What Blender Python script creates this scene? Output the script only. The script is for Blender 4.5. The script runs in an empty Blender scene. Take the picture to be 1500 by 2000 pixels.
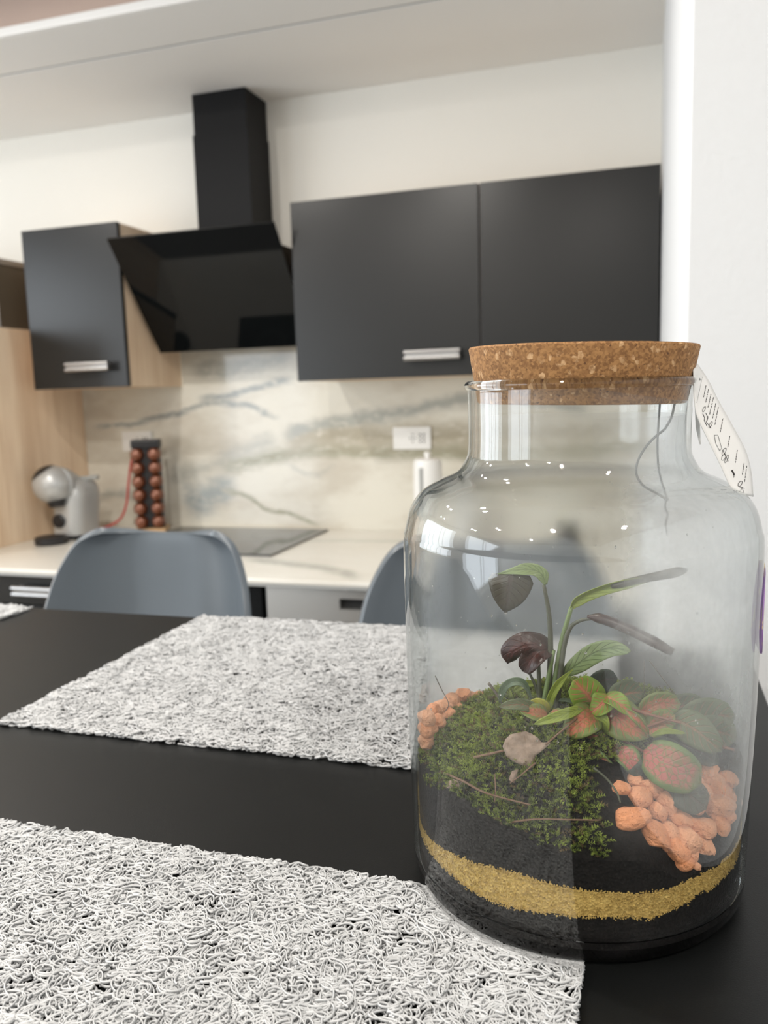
import bpy, bmesh, math, random
import numpy as np
from mathutils import Vector, Matrix, noise

random.seed(7); np.random.seed(7)
SC = bpy.context.scene
COL = SC.collection
PI = math.pi

# ------------------------------------------------------------------ camera
CAMZ = 1.38                                    # camera height above the floor; most heights below are given relative to it
FPX = 1633.77                                  # focal length in pixels of the 1500x2000 frame
YAW, PITCH, ROLL = -0.30558399, -0.14013909, -0.0311726
FWD = Vector((math.sin(YAW)*math.cos(PITCH), math.cos(YAW)*math.cos(PITCH), math.sin(PITCH)))
_r0 = Vector((math.cos(YAW), -math.sin(YAW), 0)); _u0 = _r0.cross(FWD)
RGT = _r0*math.cos(ROLL) + _u0*math.sin(ROLL)
UPV = -_r0*math.sin(ROLL) + _u0*math.cos(ROLL)
CAM = Vector((0, 0, CAMZ))
cd = bpy.data.cameras.new('camera'); cam = bpy.data.objects.new('camera', cd); COL.objects.link(cam)
cam.matrix_world = Matrix(((RGT.x, UPV.x, -FWD.x, 0), (RGT.y, UPV.y, -FWD.y, 0), (RGT.z, UPV.z, -FWD.z, CAMZ), (0, 0, 0, 1)))
cd.sensor_fit = 'VERTICAL'; cd.sensor_height = 36; cd.sensor_width = 27
cd.lens = FPX/2000*36
cd.clip_start = 0.01; cd.clip_end = 60
cd.dof.use_dof = True; cd.dof.focus_distance = 0.385; cd.dof.aperture_fstop = 12.5
SC.camera = cam

# ------------------------------------------------------------------ world, exposure
SC.view_settings.view_transform = 'Standard'; SC.view_settings.look = 'None'
SC.view_settings.exposure = 0.10; SC.view_settings.gamma = 1.0; SC.view_settings.use_curve_mapping = False
SC.cycles.use_denoising = True
SC.cycles.max_bounces = 10; SC.cycles.diffuse_bounces = 5; SC.cycles.glossy_bounces = 4
SC.cycles.transmission_bounces = 8; SC.cycles.transparent_max_bounces = 40
SC.cycles.sample_clamp_indirect = 4.0
w = bpy.data.worlds.new('world'); SC.world = w; w.use_nodes = True
bg = w.node_tree.nodes['Background']; bg.inputs[0].default_value = (0.80, 0.90, 1.0, 1); bg.inputs[1].default_value = 1.5

# ------------------------------------------------------------------ daylight at the windows, downlights
def area(name, loc, rot, sx, sy, power, color, shape='RECTANGLE', spread=PI):
    l = bpy.data.lights.new(name, 'AREA'); l.shape = shape; l.size = sx
    if shape == 'RECTANGLE': l.size_y = sy
    l.energy = power; l.color = color; l.spread = spread
    o = bpy.data.objects.new(name, l); COL.objects.link(o); o.location = loc; o.rotation_euler = rot
    return o
XL, XR, YN, YB = -3.4, 1.3, -3.3, 2.75        # room: left, right, near (behind the camera), kitchen wall
W1 = (-0.15, 1.90, 0.95, 2.25)                # window in the left wall: y0, y1, z0, z1
W2 = (-3.15, -0.90, 0.35, 2.35)                  # second window, behind the camera
area('daylight', (XL-0.14, (W1[0]+W1[1])/2, (W1[2]+W1[3])/2), (0, -PI/2, 0), W1[3]-W1[2], W1[1]-W1[0], 44, (0.88, 0.94, 1.0))
area('daylight', (XL-0.14, (W2[0]+W2[1])/2, (W2[2]+W2[3])/2), (0, -PI/2, 0), W2[3]-W2[2], W2[1]-W2[0], 58, (0.88, 0.94, 1.0))

# ------------------------------------------------------------------ pixel helpers (frame 1500 x 2000) used to place things at real depths
def ray(px, py): return FWD*FPX + RGT*(px-750) - UPV*(py-1000)
def atY(px, py, Y): d = ray(px, py); return CAM + d*(Y/d.y)
def atZ(px, py, Z): d = ray(px, py); return CAM + d*((Z-CAMZ)/d.z)
def atX(px, py, X): d = ray(px, py); return CAM + d*(X/d.x)

# ------------------------------------------------------------------ object helpers
def link(o, parent=None, loc=None):
    COL.objects.link(o)
    if parent is not None: o.parent = parent
    if loc is not None: o.location = loc
    return o
class MB:
    """collects geometry for ONE mesh object"""
    def __init__(s): s.v = []; s.f = []; s.uv = None
    def add(s, vs, fs):
        n = len(s.v); s.v += [tuple(p) for p in vs]; s.f += [tuple(i+n for i in f) for f in fs]; return s
    def box(s, x0, x1, y0, y1, z0, z1, b=0.0):
        bm = bmesh.new(); bmesh.ops.create_cube(bm, size=1)
        for v in bm.verts:
            v.co = Vector(((x0+x1)/2+v.co.x*(x1-x0), (y0+y1)/2+v.co.y*(y1-y0), (z0+z1)/2+v.co.z*(z1-z0)))
        if b > 0: bmesh.ops.bevel(bm, geom=list(bm.edges), offset=b, segments=2, affect='EDGES', profile=0.5)
        return s.bm(bm)
    def bm(s, bm, M=None):
        bm.verts.ensure_lookup_table(); bm.verts.index_update()
        vs = [(M @ v.co) if M else v.co.copy() for v in bm.verts]
        s.add(vs, [[v.index for v in f.verts] for f in bm.faces]); bm.free(); return s
    def lathe(s, prof, n=64, c=(0, 0, 0), close=False, M=None):
        vs = []; k = len(prof)
        for i in range(n):
            a = 2*PI*i/n
            for (r, z) in prof: vs.append(Vector((r*math.cos(a), r*math.sin(a), z)))
        if M: vs = [M @ v for v in vs]
        vs = [v+Vector(c) for v in vs]
        fs = []
        for i in range(n):
            j = (i+1) % n
            for q in range(k if close else k-1):
                p = (q+1) % k
                fs.append((i*k+q, j*k+q, j*k+p, i*k+p))
        return s.add(vs, fs)
    def tube(s, pts, rad, n=8, caps=True):
        pts = [Vector(p) for p in pts]; m = len(pts)
        if not hasattr(rad, '__len__'): rad = [rad]*m
        vs = []; prev = None
        for i, p in enumerate(pts):
            t = (pts[min(i+1, m-1)]-pts[max(i-1, 0)]).normalized()
            if prev is None:
                a = Vector((0, 0, 1)) if abs(t.z) < 0.9 else Vector((1, 0, 0))
                sd = t.cross(a).normalized()
            else: sd = (prev - t*prev.dot(t)).normalized()
            prev = sd; up = t.cross(sd)
            for k in range(n):
                a = 2*PI*k/n; vs.append(p + (sd*math.cos(a)+up*math.sin(a))*rad[i])
        fs = []
        for i in range(m-1):
            for k in range(n):
                l = (k+1) % n; fs.append((i*n+k, i*n+l, (i+1)*n+l, (i+1)*n+k))
        if caps: fs.append(tuple(range(n-1, -1, -1))); fs.append(tuple((m-1)*n+k for k in range(n)))
        return s.add(vs, fs)
    def build(s, name, mat, parent=None, smooth=False, org=None, loc=None):
        """org: world point the vertices are measured from (the parent's origin for parts)"""
        me = bpy.data.meshes.new(name)
        o0 = Vector(org) if org is not None else Vector((0, 0, 0))
        me.from_pydata([tuple(Vector(p)-o0) for p in s.v], [], s.f)
        if s.uv is not None:
            ul = me.uv_layers.new(name='UVMap')
            for lp in me.loops: ul.data[lp.index].uv = s.uv[lp.vertex_index]
        me.materials.append(mat); me.update()
        if smooth:
            me.polygons.foreach_set('use_smooth', [True]*len(me.polygons))
            if smooth != 'all':
                try: me.set_sharp_from_angle(angle=math.radians(35))
                except Exception: pass
        o = bpy.data.objects.new(name, me); link(o, parent)
        if loc is not None: o.location = loc
        return o
def tag(o, label=None, cat=None, group=None, kind=None):
    if label: o['label'] = label
    if cat: o['category'] = cat
    if group: o['group'] = group
    if kind: o['kind'] = kind
    return o
def thing(name, loc, label, cat, group=None):
    o = bpy.data.objects.new(name, None); o.empty_display_size = 0.05; link(o, None, loc)
    return tag(o, label, cat, group)
def struct(name, mb, mat, smooth=False): return tag(mb.build(name, mat, smooth=smooth), kind='structure')
def spline(pts, n=10):
    """Catmull-Rom through pts"""
    P = [Vector(p) for p in pts]; P = [P[0]*2-P[1]]+P+[P[-1]*2-P[-2]]; out = []
    for i in range(1, len(P)-2):
        for k in range(n):
            t = k/n; a, b, c, d = P[i-1], P[i], P[i+1], P[i+2]
            out.append(0.5*((2*b)+(c-a)*t+(2*a-5*b+4*c-d)*t*t+(3*b-a-3*c+d)*t**3))
    out.append(P[-2]); return out

# ------------------------------------------------------------------ material helpers
def mat(name):
    m = bpy.data.materials.new(name); m.use_nodes = True
    nt = m.node_tree; b = nt.nodes['Principled BSDF']; return m, nt, b
def N(nt, typ, **kw):
    n = nt.nodes.new(typ)
    for k, v in kw.items():
        if k.startswith('i_'): n.inputs[k[2:].replace('_', ' ')].default_value = v
        else: setattr(n, k, v)
    return n
def L(nt, a, b): nt.links.new(a, b)
def math_(nt, op, a, b=None, c=None):
    n = nt.nodes.new('ShaderNodeMath'); n.operation = op
    for i, x in enumerate((a, b, c)):
        if x is None: continue
        if isinstance(x, (int, float)): n.inputs[i].default_value = x
        else: nt.links.new(x, n.inputs[i])
    return n.outputs[0]
def mixc(nt, fac, a, b):
    n = nt.nodes.new('ShaderNodeMix'); n.data_type = 'RGBA'
    for sock, x in ((n.inputs[0], fac), (n.inputs[6], a), (n.inputs[7], b)):
        if isinstance(x, (int, float)): sock.default_value = x
        elif isinstance(x, tuple): sock.default_value = (*x, 1) if len(x) == 3 else x
        else: nt.links.new(x, sock)
    return n.outputs[2]
def sstep(nt, x, lo, hi):
    n = nt.nodes.new('ShaderNodeMapRange'); n.interpolation_type = 'SMOOTHSTEP'
    n.inputs['From Min'].default_value = lo; n.inputs['From Max'].default_value = hi
    nt.links.new(x, n.inputs['Value']); return n.outputs[0]
def coords(nt, scale=(1, 1, 1), rot=(0, 0, 0)):
    tc = nt.nodes.new('ShaderNodeTexCoord'); mp = nt.nodes.new('ShaderNodeMapping')
    mp.inputs['Scale'].default_value = scale; mp.inputs['Rotation'].default_value = rot
    nt.links.new(tc.outputs['Object'], mp.inputs[0]); return mp.outputs[0]
def noise_(nt, vec, scale, detail=4, rough=0.5):
    n = nt.nodes.new('ShaderNodeTexNoise'); n.inputs['Scale'].default_value = scale
    n.inputs['Detail'].default_value = detail; n.inputs['Roughness'].default_value = rough
    nt.links.new(vec, n.inputs['Vector']); return n.outputs['Fac']
def bump(nt, b, h, dist, strength=1.0):
    n = nt.nodes.new('ShaderNodeBump'); n.inputs['Distance'].default_value = dist; n.inputs['Strength'].default_value = strength
    nt.links.new(h, n.inputs['Height']); nt.links.new(n.outputs[0], b.inputs['Normal'])
def simple(name, col, rough=0.5, metal=0.0, spec=0.5, var=0.06, vscale=6.0, bmp=None, coat=0.0):
    """plain coloured material with faint procedural variation"""
    m, nt, b = mat(name)
    c = coords(nt); n = noise_(nt, c, vscale, 3)
    L(nt, mixc(nt, n, tuple(x*(1-var) for x in col), tuple(min(1, x*(1+var)) for x in col)), b.inputs['Base Color'])
    b.inputs['Roughness'].default_value = rough; b.inputs['Metallic'].default_value = metal
    b.inputs['Specular IOR Level'].default_value = spec; b.inputs['Coat Weight'].default_value = coat
    if bmp: bump(nt, b, noise_(nt, c, bmp[0], 3), bmp[1])
    return m

M_wall = simple('cream_wall_paint', (0.83, 0.81, 0.755), 0.75, var=0.015, vscale=2, bmp=(180, 0.0004))
M_wallw = simple('white_wall_paint', (0.66, 0.675, 0.685), 0.7, var=0.01, vscale=2, bmp=(180, 0.0003))
M_ceil = simple('ceiling_paint', (0.84, 0.83, 0.80), 0.85, var=0.01)
M_beige = simple('beige_cove_paint', (0.27, 0.205, 0.175), 0.8, var=0.03, vscale=1.5)
M_fascia = simple('rosy_beige_fascia', (0.50, 0.385, 0.325), 0.8, var=0.06, vscale=1.5)
M_channel = simple('grey_light_channel', (0.17, 0.165, 0.15), 0.7)
M_white = simple('white_trim', (0.88, 0.88, 0.86), 0.5, var=0.01)
M_floor = simple('dark_wood_floor', (0.075, 0.055, 0.04), 0.5)
M_anth = simple('anthracite_laminate', (0.014, 0.0145, 0.0145), 0.28, spec=0.38, var=0.05, bmp=(500, 0.00005))
M_black = simple('black_lacquer', (0.008, 0.008, 0.0085), 0.5, spec=0.15)
M_bglass = simple('black_glass', (0.004, 0.005, 0.0055), 0.04, spec=0.22)
M_hob = simple('hob_glass', (0.012, 0.013, 0.013), 0.05, spec=1.0)
M_steel = simple('brushed_steel', (0.56, 0.56, 0.54), 0.33, metal=0.9, var=0.03)
M_chrome = simple('satin_chrome', (0.44, 0.435, 0.43), 0.36, metal=1.0)
M_dark = simple('dark_gap', (0.01, 0.01, 0.01), 0.8)
M_plast = simple('white_plastic', (0.84, 0.84, 0.82), 0.35)
M_slot = simple('grey_slot', (0.36, 0.37, 0.36), 0.5)
M_silver = simple('silver_plastic', (0.50, 0.51, 0.51), 0.35, metal=0.35)
M_blackp = simple('black_plastic', (0.012, 0.012, 0.014), 0.4)
M_red = simple('red_rubber', (0.55, 0.03, 0.03), 0.5)
M_pod = simple('copper_brown_foil', (0.17, 0.050, 0.018), 0.28, metal=0.3, spec=0.8)
M_chair = simple('blue_grey_shell', (0.095, 0.114, 0.132), 0.32, var=0.02)
M_beech = simple('beech_wood', (0.55, 0.36, 0.19), 0.5, var=0.15, vscale=20)
M_niche = simple('brown_laminate', (0.085, 0.066, 0.045), 0.4)
M_lipb = simple('taupe_edge', (0.26, 0.22, 0.18), 0.5)

def m_table():
    m, nt, b = mat('black_satin_tabletop'); c = coords(nt)
    L(nt, mixc(nt, noise_(nt, c, 30, 4), (0.004, 0.0045, 0.0045), (0.0065, 0.007, 0.007)), b.inputs['Base Color'])
    b.inputs['Roughness'].default_value = 0.38; b.inputs['Specular IOR Level'].default_value = 0.24
    bump(nt, b, noise_(nt, c, 1400, 2), 0.00006); return m
M_table = m_table()

def m_wood():
    m, nt, b = mat('oak_laminate'); c = coords(nt, (9, 9, 0.9)); c2 = coords(nt, (40, 40, 2.0))
    n1 = noise_(nt, c, 1.6, 6, 0.55); n2 = noise_(nt, c2, 2.5, 6, 0.6)
    s = math_(nt, 'ADD', math_(nt, 'MULTIPLY', n1, 0.7), math_(nt, 'MULTIPLY', n2, 0.3))
    L(nt, mixc(nt, sstep(nt, s, 0.35, 0.65), (0.68, 0.50, 0.34), (0.86, 0.69, 0.51)), b.inputs['Base Color'])
    b.inputs['Roughness'].default_value = 0.55; return m
M_oak = m_wood()

def m_marble(name, veins, base, haze, axis='Z', r0=(-2.15, 0.15), z0=(0.85, 1.75), rough=0.12):
    """veins: list of (points [(x, z)], width, colour, strength, wobble) along the slab"""
    m, nt, b = mat(name); tc = nt.nodes.new('ShaderNodeTexCoord'); sp = nt.nodes.new('ShaderNodeSeparateXYZ')
    L(nt, tc.outputs['Object'], sp.inputs[0]); X = sp.outputs['X']; Z = sp.outputs[axis]
    mr = N(nt, 'ShaderNodeMapRange'); mr.inputs['From Min'].default_value = r0[0]; mr.inputs['From Max'].default_value = r0[1]; L(nt, X, mr.inputs[0])
    mp = nt.nodes.new('ShaderNodeMapping'); mp.inputs['Scale'].default_value = (1, 1, 2.2); L(nt, tc.outputs['Object'], mp.inputs[0])
    n1 = noise_(nt, mp.outputs[0], 3.0, 6, 0.6); n2 = noise_(nt, mp.outputs[0], 9.0, 6, 0.65); n3 = noise_(nt, mp.outputs[0], 26.0, 5, 0.6)
    col = mixc(nt, sstep(nt, n1, 0.40, 0.68), base, haze)
    for pts, wid, vc, st, wob in veins:
        fc = nt.nodes.new('ShaderNodeFloatCurve'); L(nt, mr.outputs[0], fc.inputs['Value'])
        cu = fc.mapping.curves[0]; pp = sorted(((x-r0[0])/(r0[1]-r0[0]), (z-z0[0])/(z0[1]-z0[0])) for x, z in pts)
        lo, hi = pp[0][0], pp[-1][0]
        cu.points[0].location = pp[0]; cu.points[1].location = pp[-1]
        for q in pp[1:-1]: cu.points.new(*q)
        fc.mapping.use_clip = False; fc.mapping.extend = 'HORIZONTAL'; fc.mapping.update()
        zz = math_(nt, 'MULTIPLY_ADD', fc.outputs[0], z0[1]-z0[0], z0[0])
        wb = math_(nt, 'MULTIPLY', math_(nt, 'SUBTRACT', n2, 0.5), wob)
        d = math_(nt, 'ABSOLUTE', math_(nt, 'SUBTRACT', math_(nt, 'ADD', Z, wb), zz))
        core = sstep(nt, d, wid*1.7, wid*0.1)
        ends = math_(nt, 'MULTIPLY', sstep(nt, mr.outputs[0], lo-0.015, lo+0.02), sstep(nt, mr.outputs[0], hi+0.015, hi-0.02))
        k = math_(nt, 'MULTIPLY', math_(nt, 'MULTIPLY', core, ends), math_(nt, 'MULTIPLY', sstep(nt, n3, 0.15, 0.55), min(1.0, st*1.25)))
        col = mixc(nt, k, col, vc)
    L(nt, col, b.inputs['Base Color']); b.inputs['Roughness'].default_value = rough
    return m
def wl(*pp):
    return [(atY(x, y, YB).x, atY(x, y, YB).z) for x, y in pp]
GB, OL, GR = (0.22, 0.25, 0.26), (0.34, 0.33, 0.24), (0.36, 0.37, 0.34)
veins = [
 (wl((190, 832), (300, 820), (350, 806), (400, 793), (460, 788), (500, 798), (540, 818)), 0.011, GB, 0.62, 0.05),
 (wl((395, 782), (450, 772), (520, 752), (570, 745)), 0.012, GB, 0.65, 0.05),
 (wl((440, 912), (480, 905), (560, 888), (640, 878), (740, 881), (900, 884), (1100, 880), (1280, 870)), 0.026, OL, 0.95, 0.05),
 (wl((560, 868), (640, 848), (740, 850), (900, 852), (1100, 845), (1280, 830)), 0.05, (0.43, 0.39, 0.30), 0.85, 0.08),
 (wl((560, 850), (620, 828), (700, 816), (800, 803), (900, 782), (960, 776), (1150, 800)), 0.022, GR, 0.75, 0.06),
 (wl((330, 930), (380, 920), (420, 906), (470, 880), (540, 862)), 0.03, GR, 0.5, 0.08),
 (wl((360, 965), (400, 975), (430, 962), (460, 945)), 0.055, (0.33, 0.37, 0.38), 0.75, 0.12),
 (wl((440, 958), (490, 970), (520, 993), (570, 1004), (622, 1024)), 0.009, OL, 0.8, 0.04),
 (wl((190, 985), (240, 962), (275, 985), (300, 1010)), 0.02, GR, 0.6, 0.08),
 (wl((330, 870), (400, 872), (480, 868)), 0.02, (0.55, 0.52, 0.44), 0.6, 0.1),
 (wl((380, 720), (440, 722), (520, 708), (570, 700)), 0.03, GR, 0.6, 0.08),
 (wl((560, 905), (620, 925), (650, 910)), 0.012, GR, 0.3, 0.08),
]
M_marble = m_marble('marble_backsplash', veins, (0.72, 0.70, 0.62), (0.58, 0.54, 0.46))
def cl(*pp): return [(atZ(x, y, 0.91).x, atZ(x, y, 0.91).y) for x, y in pp]
M_counter = m_marble('marble_worktop', [
 (cl((490, 1092), (560, 1100), (620, 1108), (700, 1128)), 0.035, (0.42, 0.42, 0.38), 0.85, 0.05),
 (cl((600, 1056), (700, 1056), (900, 1060)), 0.03, (0.55, 0.55, 0.50), 0.6, 0.03)],
 (0.76, 0.74, 0.68), (0.70, 0.67, 0.60), axis='Y', z0=(1.9, 2.8), rough=0.18)

# ================================================================== ROOM SHELL
ZC = CAMZ+0.989; ZM = CAMZ+1.10
struct('floor', MB().box(XL-0.2, XR+0.2, YN-0.2, YB+0.2, -0.05, 0.0), M_floor)
struct('wall_back', MB().box(XL-0.2, 0.6, YB, YB+0.15, 0, 2.7), M_wall)
# pillar on the right: its left face runs along the kitchen, its front face looks at the table
struct('wall_right', MB().box(0.0335, XR+0.2, 0.87, YB, 0, 2.7, 0.004), M_wallw)
struct('wall_side', MB().box(XR, XR+0.15, YN-0.2, 0.87, 0, 2.7), M_wallw)
def wall_hole(name, axis, c0, c1, a0, a1, hs, z1=2.7):
    mb = MB(); prev = a0
    def bx(p0, p1, z0, z1):
        if p1-p0 > 1e-4 and z1-z0 > 1e-4:
            if axis == 'x': mb.box(c0, c1, p0, p1, z0, z1)
            else: mb.box(p0, p1, c0, c1, z0, z1)
    for (h0, h1, z0, zt) in sorted(hs):
        bx(prev, h0, 0, z1); bx(h0, h1, 0, z0); bx(h0, h1, zt, z1); prev = h1
    bx(prev, a1, 0, z1); return struct(name, mb, M_wall)
wall_hole('wall_left', 'x', XL-0.15, XL, YN-0.2, YB+0.15, [W1, W2])
wall_hole('wall_near', 'y', YN-0.15, YN, XL-0.2, XR+0.2, [])
def winframe(name, axis, c, h, n=2):
    mb = MB(); t = 0.05; a0, a1, z0, z1 = h
    def bx(p0, p1, q0, q1):
        if axis == 'x': mb.box(c-0.03, c+0.03, p0, p1, q0, q1, 0.004)
        else: mb.box(p0, p1, c-0.03, c+0.03, q0, q1, 0.004)
    bx(a0, a0+t, z0, z1); bx(a1-t, a1, z0, z1); bx(a0+t, a1-t, z0, z0+t); bx(a0+t, a1-t, z1-t, z1)
    for k in range(1, n): m = a0+(a1-a0)*k/n; bx(m-t/2, m+t/2, z0+t, z1-t)
    struct(name, mb, M_white)
winframe('window_1', 'x', XL-0.08, W1, 3); winframe('window_2', 'x', XL-0.08, W2, 2)
# dropped kitchen ceiling with the dark slot of the light channel, its white lip, and the higher ceiling of the dining side
struct('ceiling', MB().box(XL, 0.6, 2.243, YB, ZC, ZC+0.12), M_ceil)
struct('ceiling_strip', MB().box(XL, 0.6, 2.03, 2.231, ZC, ZC+0.12), M_ceil)
struct('trim_1', MB().box(XL, 0.6, 2.2312, 2.2428, ZC+0.003, ZC+0.03), M_channel)
struct('trim_2', MB().box(XL, 0.6, 2.012, 2.03, ZC-0.001, ZC+0.022, 0.002), M_white)
struct('trim_3', MB().box(XL, 0.6, 2.016, 2.0295, ZC+0.0225, ZM+0.001), M_fascia)
struct('ceiling_main', MB().box(XL, XR, YN, 2.03, ZM, ZM+0.1), M_beige)
struct('backsplash', MB().box(-2.06, 0.033, YB-0.008, YB, 0.90, CAMZ+0.32), M_marble)

# downlights in the higher ceiling (their own lamps; behind and above the camera)
M_glow, nt, b = mat('lamp_glow'); b.inputs['Emission Color'].default_value = (1, 0.93, 0.82, 1); b.inputs['Emission Strength'].default_value = 12; b.inputs['Base Color'].default_value = (1, 1, 1, 1)
for i, (lx, ly) in enumerate(((-2.5, 1.0), (-1.5, 1.15), (-0.85, 0.6), (-2.5, -0.6), (-1.4, -0.7), (-0.3, -0.9), (0.7, -0.4), (-1.2, -2.2))):
    o = MB().lathe([(0.0, 0), (0.042, 0), (0.042, -0.004), (0.055, -0.006), (0.06, 0.0)], 24).build('ceiling_light', M_white, smooth=True, loc=(lx, ly, ZM))
    tag(o, 'small round recessed ceiling spotlight above the dining side', 'ceiling light', 'recessed spotlights')
    MB().lathe([(0.0, -0.0045), (0.036, -0.0045)], 20).build('lamp_glass', M_glow, parent=o)
    area('downlight', (lx, ly, ZM-0.012), (0, 0, 0), 0.07, 0.07, 15.0, (1.0, 0.95, 0.88), 'DISK')

# ================================================================== KITCHEN
def handle(parent, org, xc, zc, y, w=0.165):
    mb = MB()
    for dz in (-0.009, 0.009): mb.tube([(xc-w/2, y-0.03, zc+dz), (xc+w/2, y-0.03, zc+dz)], 0.0065, 10)
    mb.box(xc-w/2+0.004, xc+w/2-0.004, y-0.031, y-0.025, zc-0.006, zc+0.006)
    for s in (-1, 1): mb.box(xc+s*(w/2-0.012)-0.006, xc+s*(w/2-0.012)+0.006, y-0.028, y, zc-0.012, zc+0.012, 0.002)
    return mb.build('handle', M_chrome, parent, smooth=True, org=(0, 0, 0))
def door(parent, x0, x1, y, z0, z1, org, m=None, th=0.018):
    d = MB().box(x0, x1, y, y+th, z0, z1, 0.0012).build('door', m or M_anth, parent, org=org)
    return d
ZT, Z0 = CAMZ+0.572, CAMZ+0.046
# right wall cabinet: two doors
org = (-0.4965, 2.42, Z0); t = thing('wall_cabinet', org, 'wide anthracite two-door wall cabinet on the right, beside the white pillar', 'cabinet')
MB().box(-1.018, 0.026, 2.4195, YB-0.001, Z0+0.001, ZT-0.001).build('body', M_oak, t, org=org)
for x0, x1, hx in ((-1.021, -0.4545, -0.59), (-0.4505, 0.0285, -0.31)):
    d = door(t, x0, x1, 2.40, Z0, ZT, org)
    h = handle(d, org, hx, CAMZ+0.108, 2.40); h.data.transform(Matrix.Translation(-Vector(org)))
# left wall cabinet
org = (-1.80, 2.42, Z0); t = thing('wall_cabinet', org, 'narrow single-door anthracite wall cabinet with oak sides, left of the cooker hood', 'cabinet')
MB().box(-1.99, -1.625, 2.4195, YB-0.001, Z0+0.004, ZT-0.001, 0.001).build('body', M_oak, t, org=org)
d = door(t, -1.992, -1.623, 2.40, Z0+0.004, ZT, org)
h = handle(d, org, -1.755, CAMZ+0.119, 2.40); h.data.transform(Matrix.Translation(-Vector(org)))
# tall oak column at the far left
XP = -2.06
zt1, zt2 = atX(20, 641, XP).z, atX(20, 508, XP).z
org = (XP-0.3, 2.3, 0); t = thing('tall_cabinet', org, 'tall oak cabinet at the left end of the worktop', 'cabinet')
MB().box(XP-0.60, XP, 1.93, YB-0.001, 0.0, zt1, 0.001).build('body', M_oak, t, org=org)
MB().box(XP-0.60, XP-0.004, 2.35, YB-0.001, zt1, zt2-0.02, 0.001).build('upper_box', M_niche, t, org=org)
MB().box(XP-0.60, XP+0.001, 2.34, YB-0.001, zt2-0.02, zt2, 0.002).build('top_edge', M_lipb, t, org=org)

# cooker hood
org = (-1.32, 2.55, CAMZ+0.16); t = thing('cooker_hood', org, 'black slanted-glass cooker hood with square chimney between the wall cabinets', 'cooker hood')
yt, zt, yb, zb = 2.316, CAMZ+0.502, 2.578, CAMZ+0.164
nrm = Vector((0, -(zt-zb), -(yb-yt))).normalized(); th = -nrm*0.008
bm = bmesh.new()
q = [Vector((x, y, z)) for x, y, z in ((-1.605, yb, zb), (-1.04, yb, zb), (-1.04, yt, zt), (-1.605, yt, zt))]
mb = MB(); vs = q+[p+th for p in q]
mb.add(vs, [(0, 1, 2, 3), (7, 6, 5, 4), (0, 4, 5, 1), (1, 5, 6, 2), (2, 6, 7, 3), (3, 7, 4, 0)]); mb.build('glass_panel', M_bglass, t, org=org)
mb = MB(); x0, x1 = -1.585, -1.055      # wedge-shaped body behind the glass
def gl(z, off): k = (zt-z)/(zt-zb); return yt+(yb-yt)*k+off
prof = [(gl(CAMZ+0.455, 0.03), CAMZ+0.455), (YB-0.01, CAMZ+0.455), (YB-0.01, CAMZ+0.19), (gl(CAMZ+0.19, 0.03), CAMZ+0.19)]
vs = [(x, y, z) for x in (x0, x1) for y, z in prof]
mb.add(vs, [(0, 1, 2, 3), (7, 6, 5, 4), (0, 4, 5, 1), (1, 5, 6, 2), (2, 6, 7, 3), (3, 7, 4, 0)]); mb.build('body', M_black, t, org=org)
MB().box(-1.436, -1.236, 2.588, YB-0.001, CAMZ+0.45, CAMZ+0.86, 0.001).build('chimney', M_black, t, org=org)
MB().box(-1.433, -1.240, 2.592, YB-0.001, CAMZ+0.86, ZC-0.001, 0.001).build('chimney', M_black, t, org=org)

# base units
ZW = 0.91
org = (-1.0, 2.35, ZW-0.02); t = thing('worktop', org, 'cream marble-look kitchen worktop running along the back wall', 'worktop')
MB().box(XP+0.001, 0.032, 1.95, YB-0.009, ZW-0.012, ZW, 0.002).build('slab', M_counter, t, org=(0, 0, 0)).location = -Vector(org)
MB().box(XP+0.001, 0.032, 1.952, 1.965, ZW-0.020, ZW-0.0125).build('front_edge', M_slot, t, org=org)
def base(name, x0, x1, label, cat, m): 
    org = ((x0+x1)/2, 2.35, 0.0); t = thing(name, org, label, cat)
    MB().box(x0, x1, 1.985, YB-0.02, 0.1, ZW-0.021, 0.001).build('body', M_anth, t, org=org)
    MB().box(x0, x1, 2.03, YB-0.02, 0.0, 0.099).build('plinth', M_anth, t, org=org); return t, org
t, org = base('base_cabinet', -2.058, -1.572, 'anthracite drawer unit under the worktop, partly behind the left chair', 'cabinet', M_anth)
for z1, z0 in ((ZW-0.024, CAMZ-0.578), (CAMZ-0.582, 0.46), (0.456, 0.105)):
    d = MB().box(-2.056, -1.574, 1.965, 1.984, z0, z1, 0.0012).build('drawer', M_anth, t, org=org)
    h = handle(d, org, -1.664, (z1-0.038), 1.965); h.data.transform(Matrix.Translation(-Vector(org)))
t, org = base('oven', -1.568, -0.962, 'black built-in oven under the hob, behind the left chair', 'oven', M_black)
MB().box(-1.566, -0.964, 1.964, 1.984, 0.30, ZW-0.125, 0.002).build('door', M_bglass, t, org=org)
MB().box(-1.566, -0.964, 1.962, 1.984, ZW-0.12, ZW-0.024, 0.002).build('control_panel', M_bglass, t, org=org)
MB().tube([(-1.52, 1.93, ZW-0.15), (-1.01, 1.93, ZW-0.15)], 0.009, 10).build('handle', M_chrome, t, smooth=True, org=org)
t, org = base('dishwasher', -0.954, -0.358, 'stainless steel built-in dishwasher with recessed handle, between the two chairs', 'dishwasher', M_steel)
MB().box(-0.952, -0.36, 1.966, 1.984, 0.105, CAMZ-0.584, 0.002).build('door', M_steel, t, org=org)
pan = MB()
zp0, zp1 = CAMZ-0.580, ZW-0.024; rx0, rx1, rz0, rz1 = -0.747, -0.575, CAMZ-0.545, CAMZ-0.517
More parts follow.
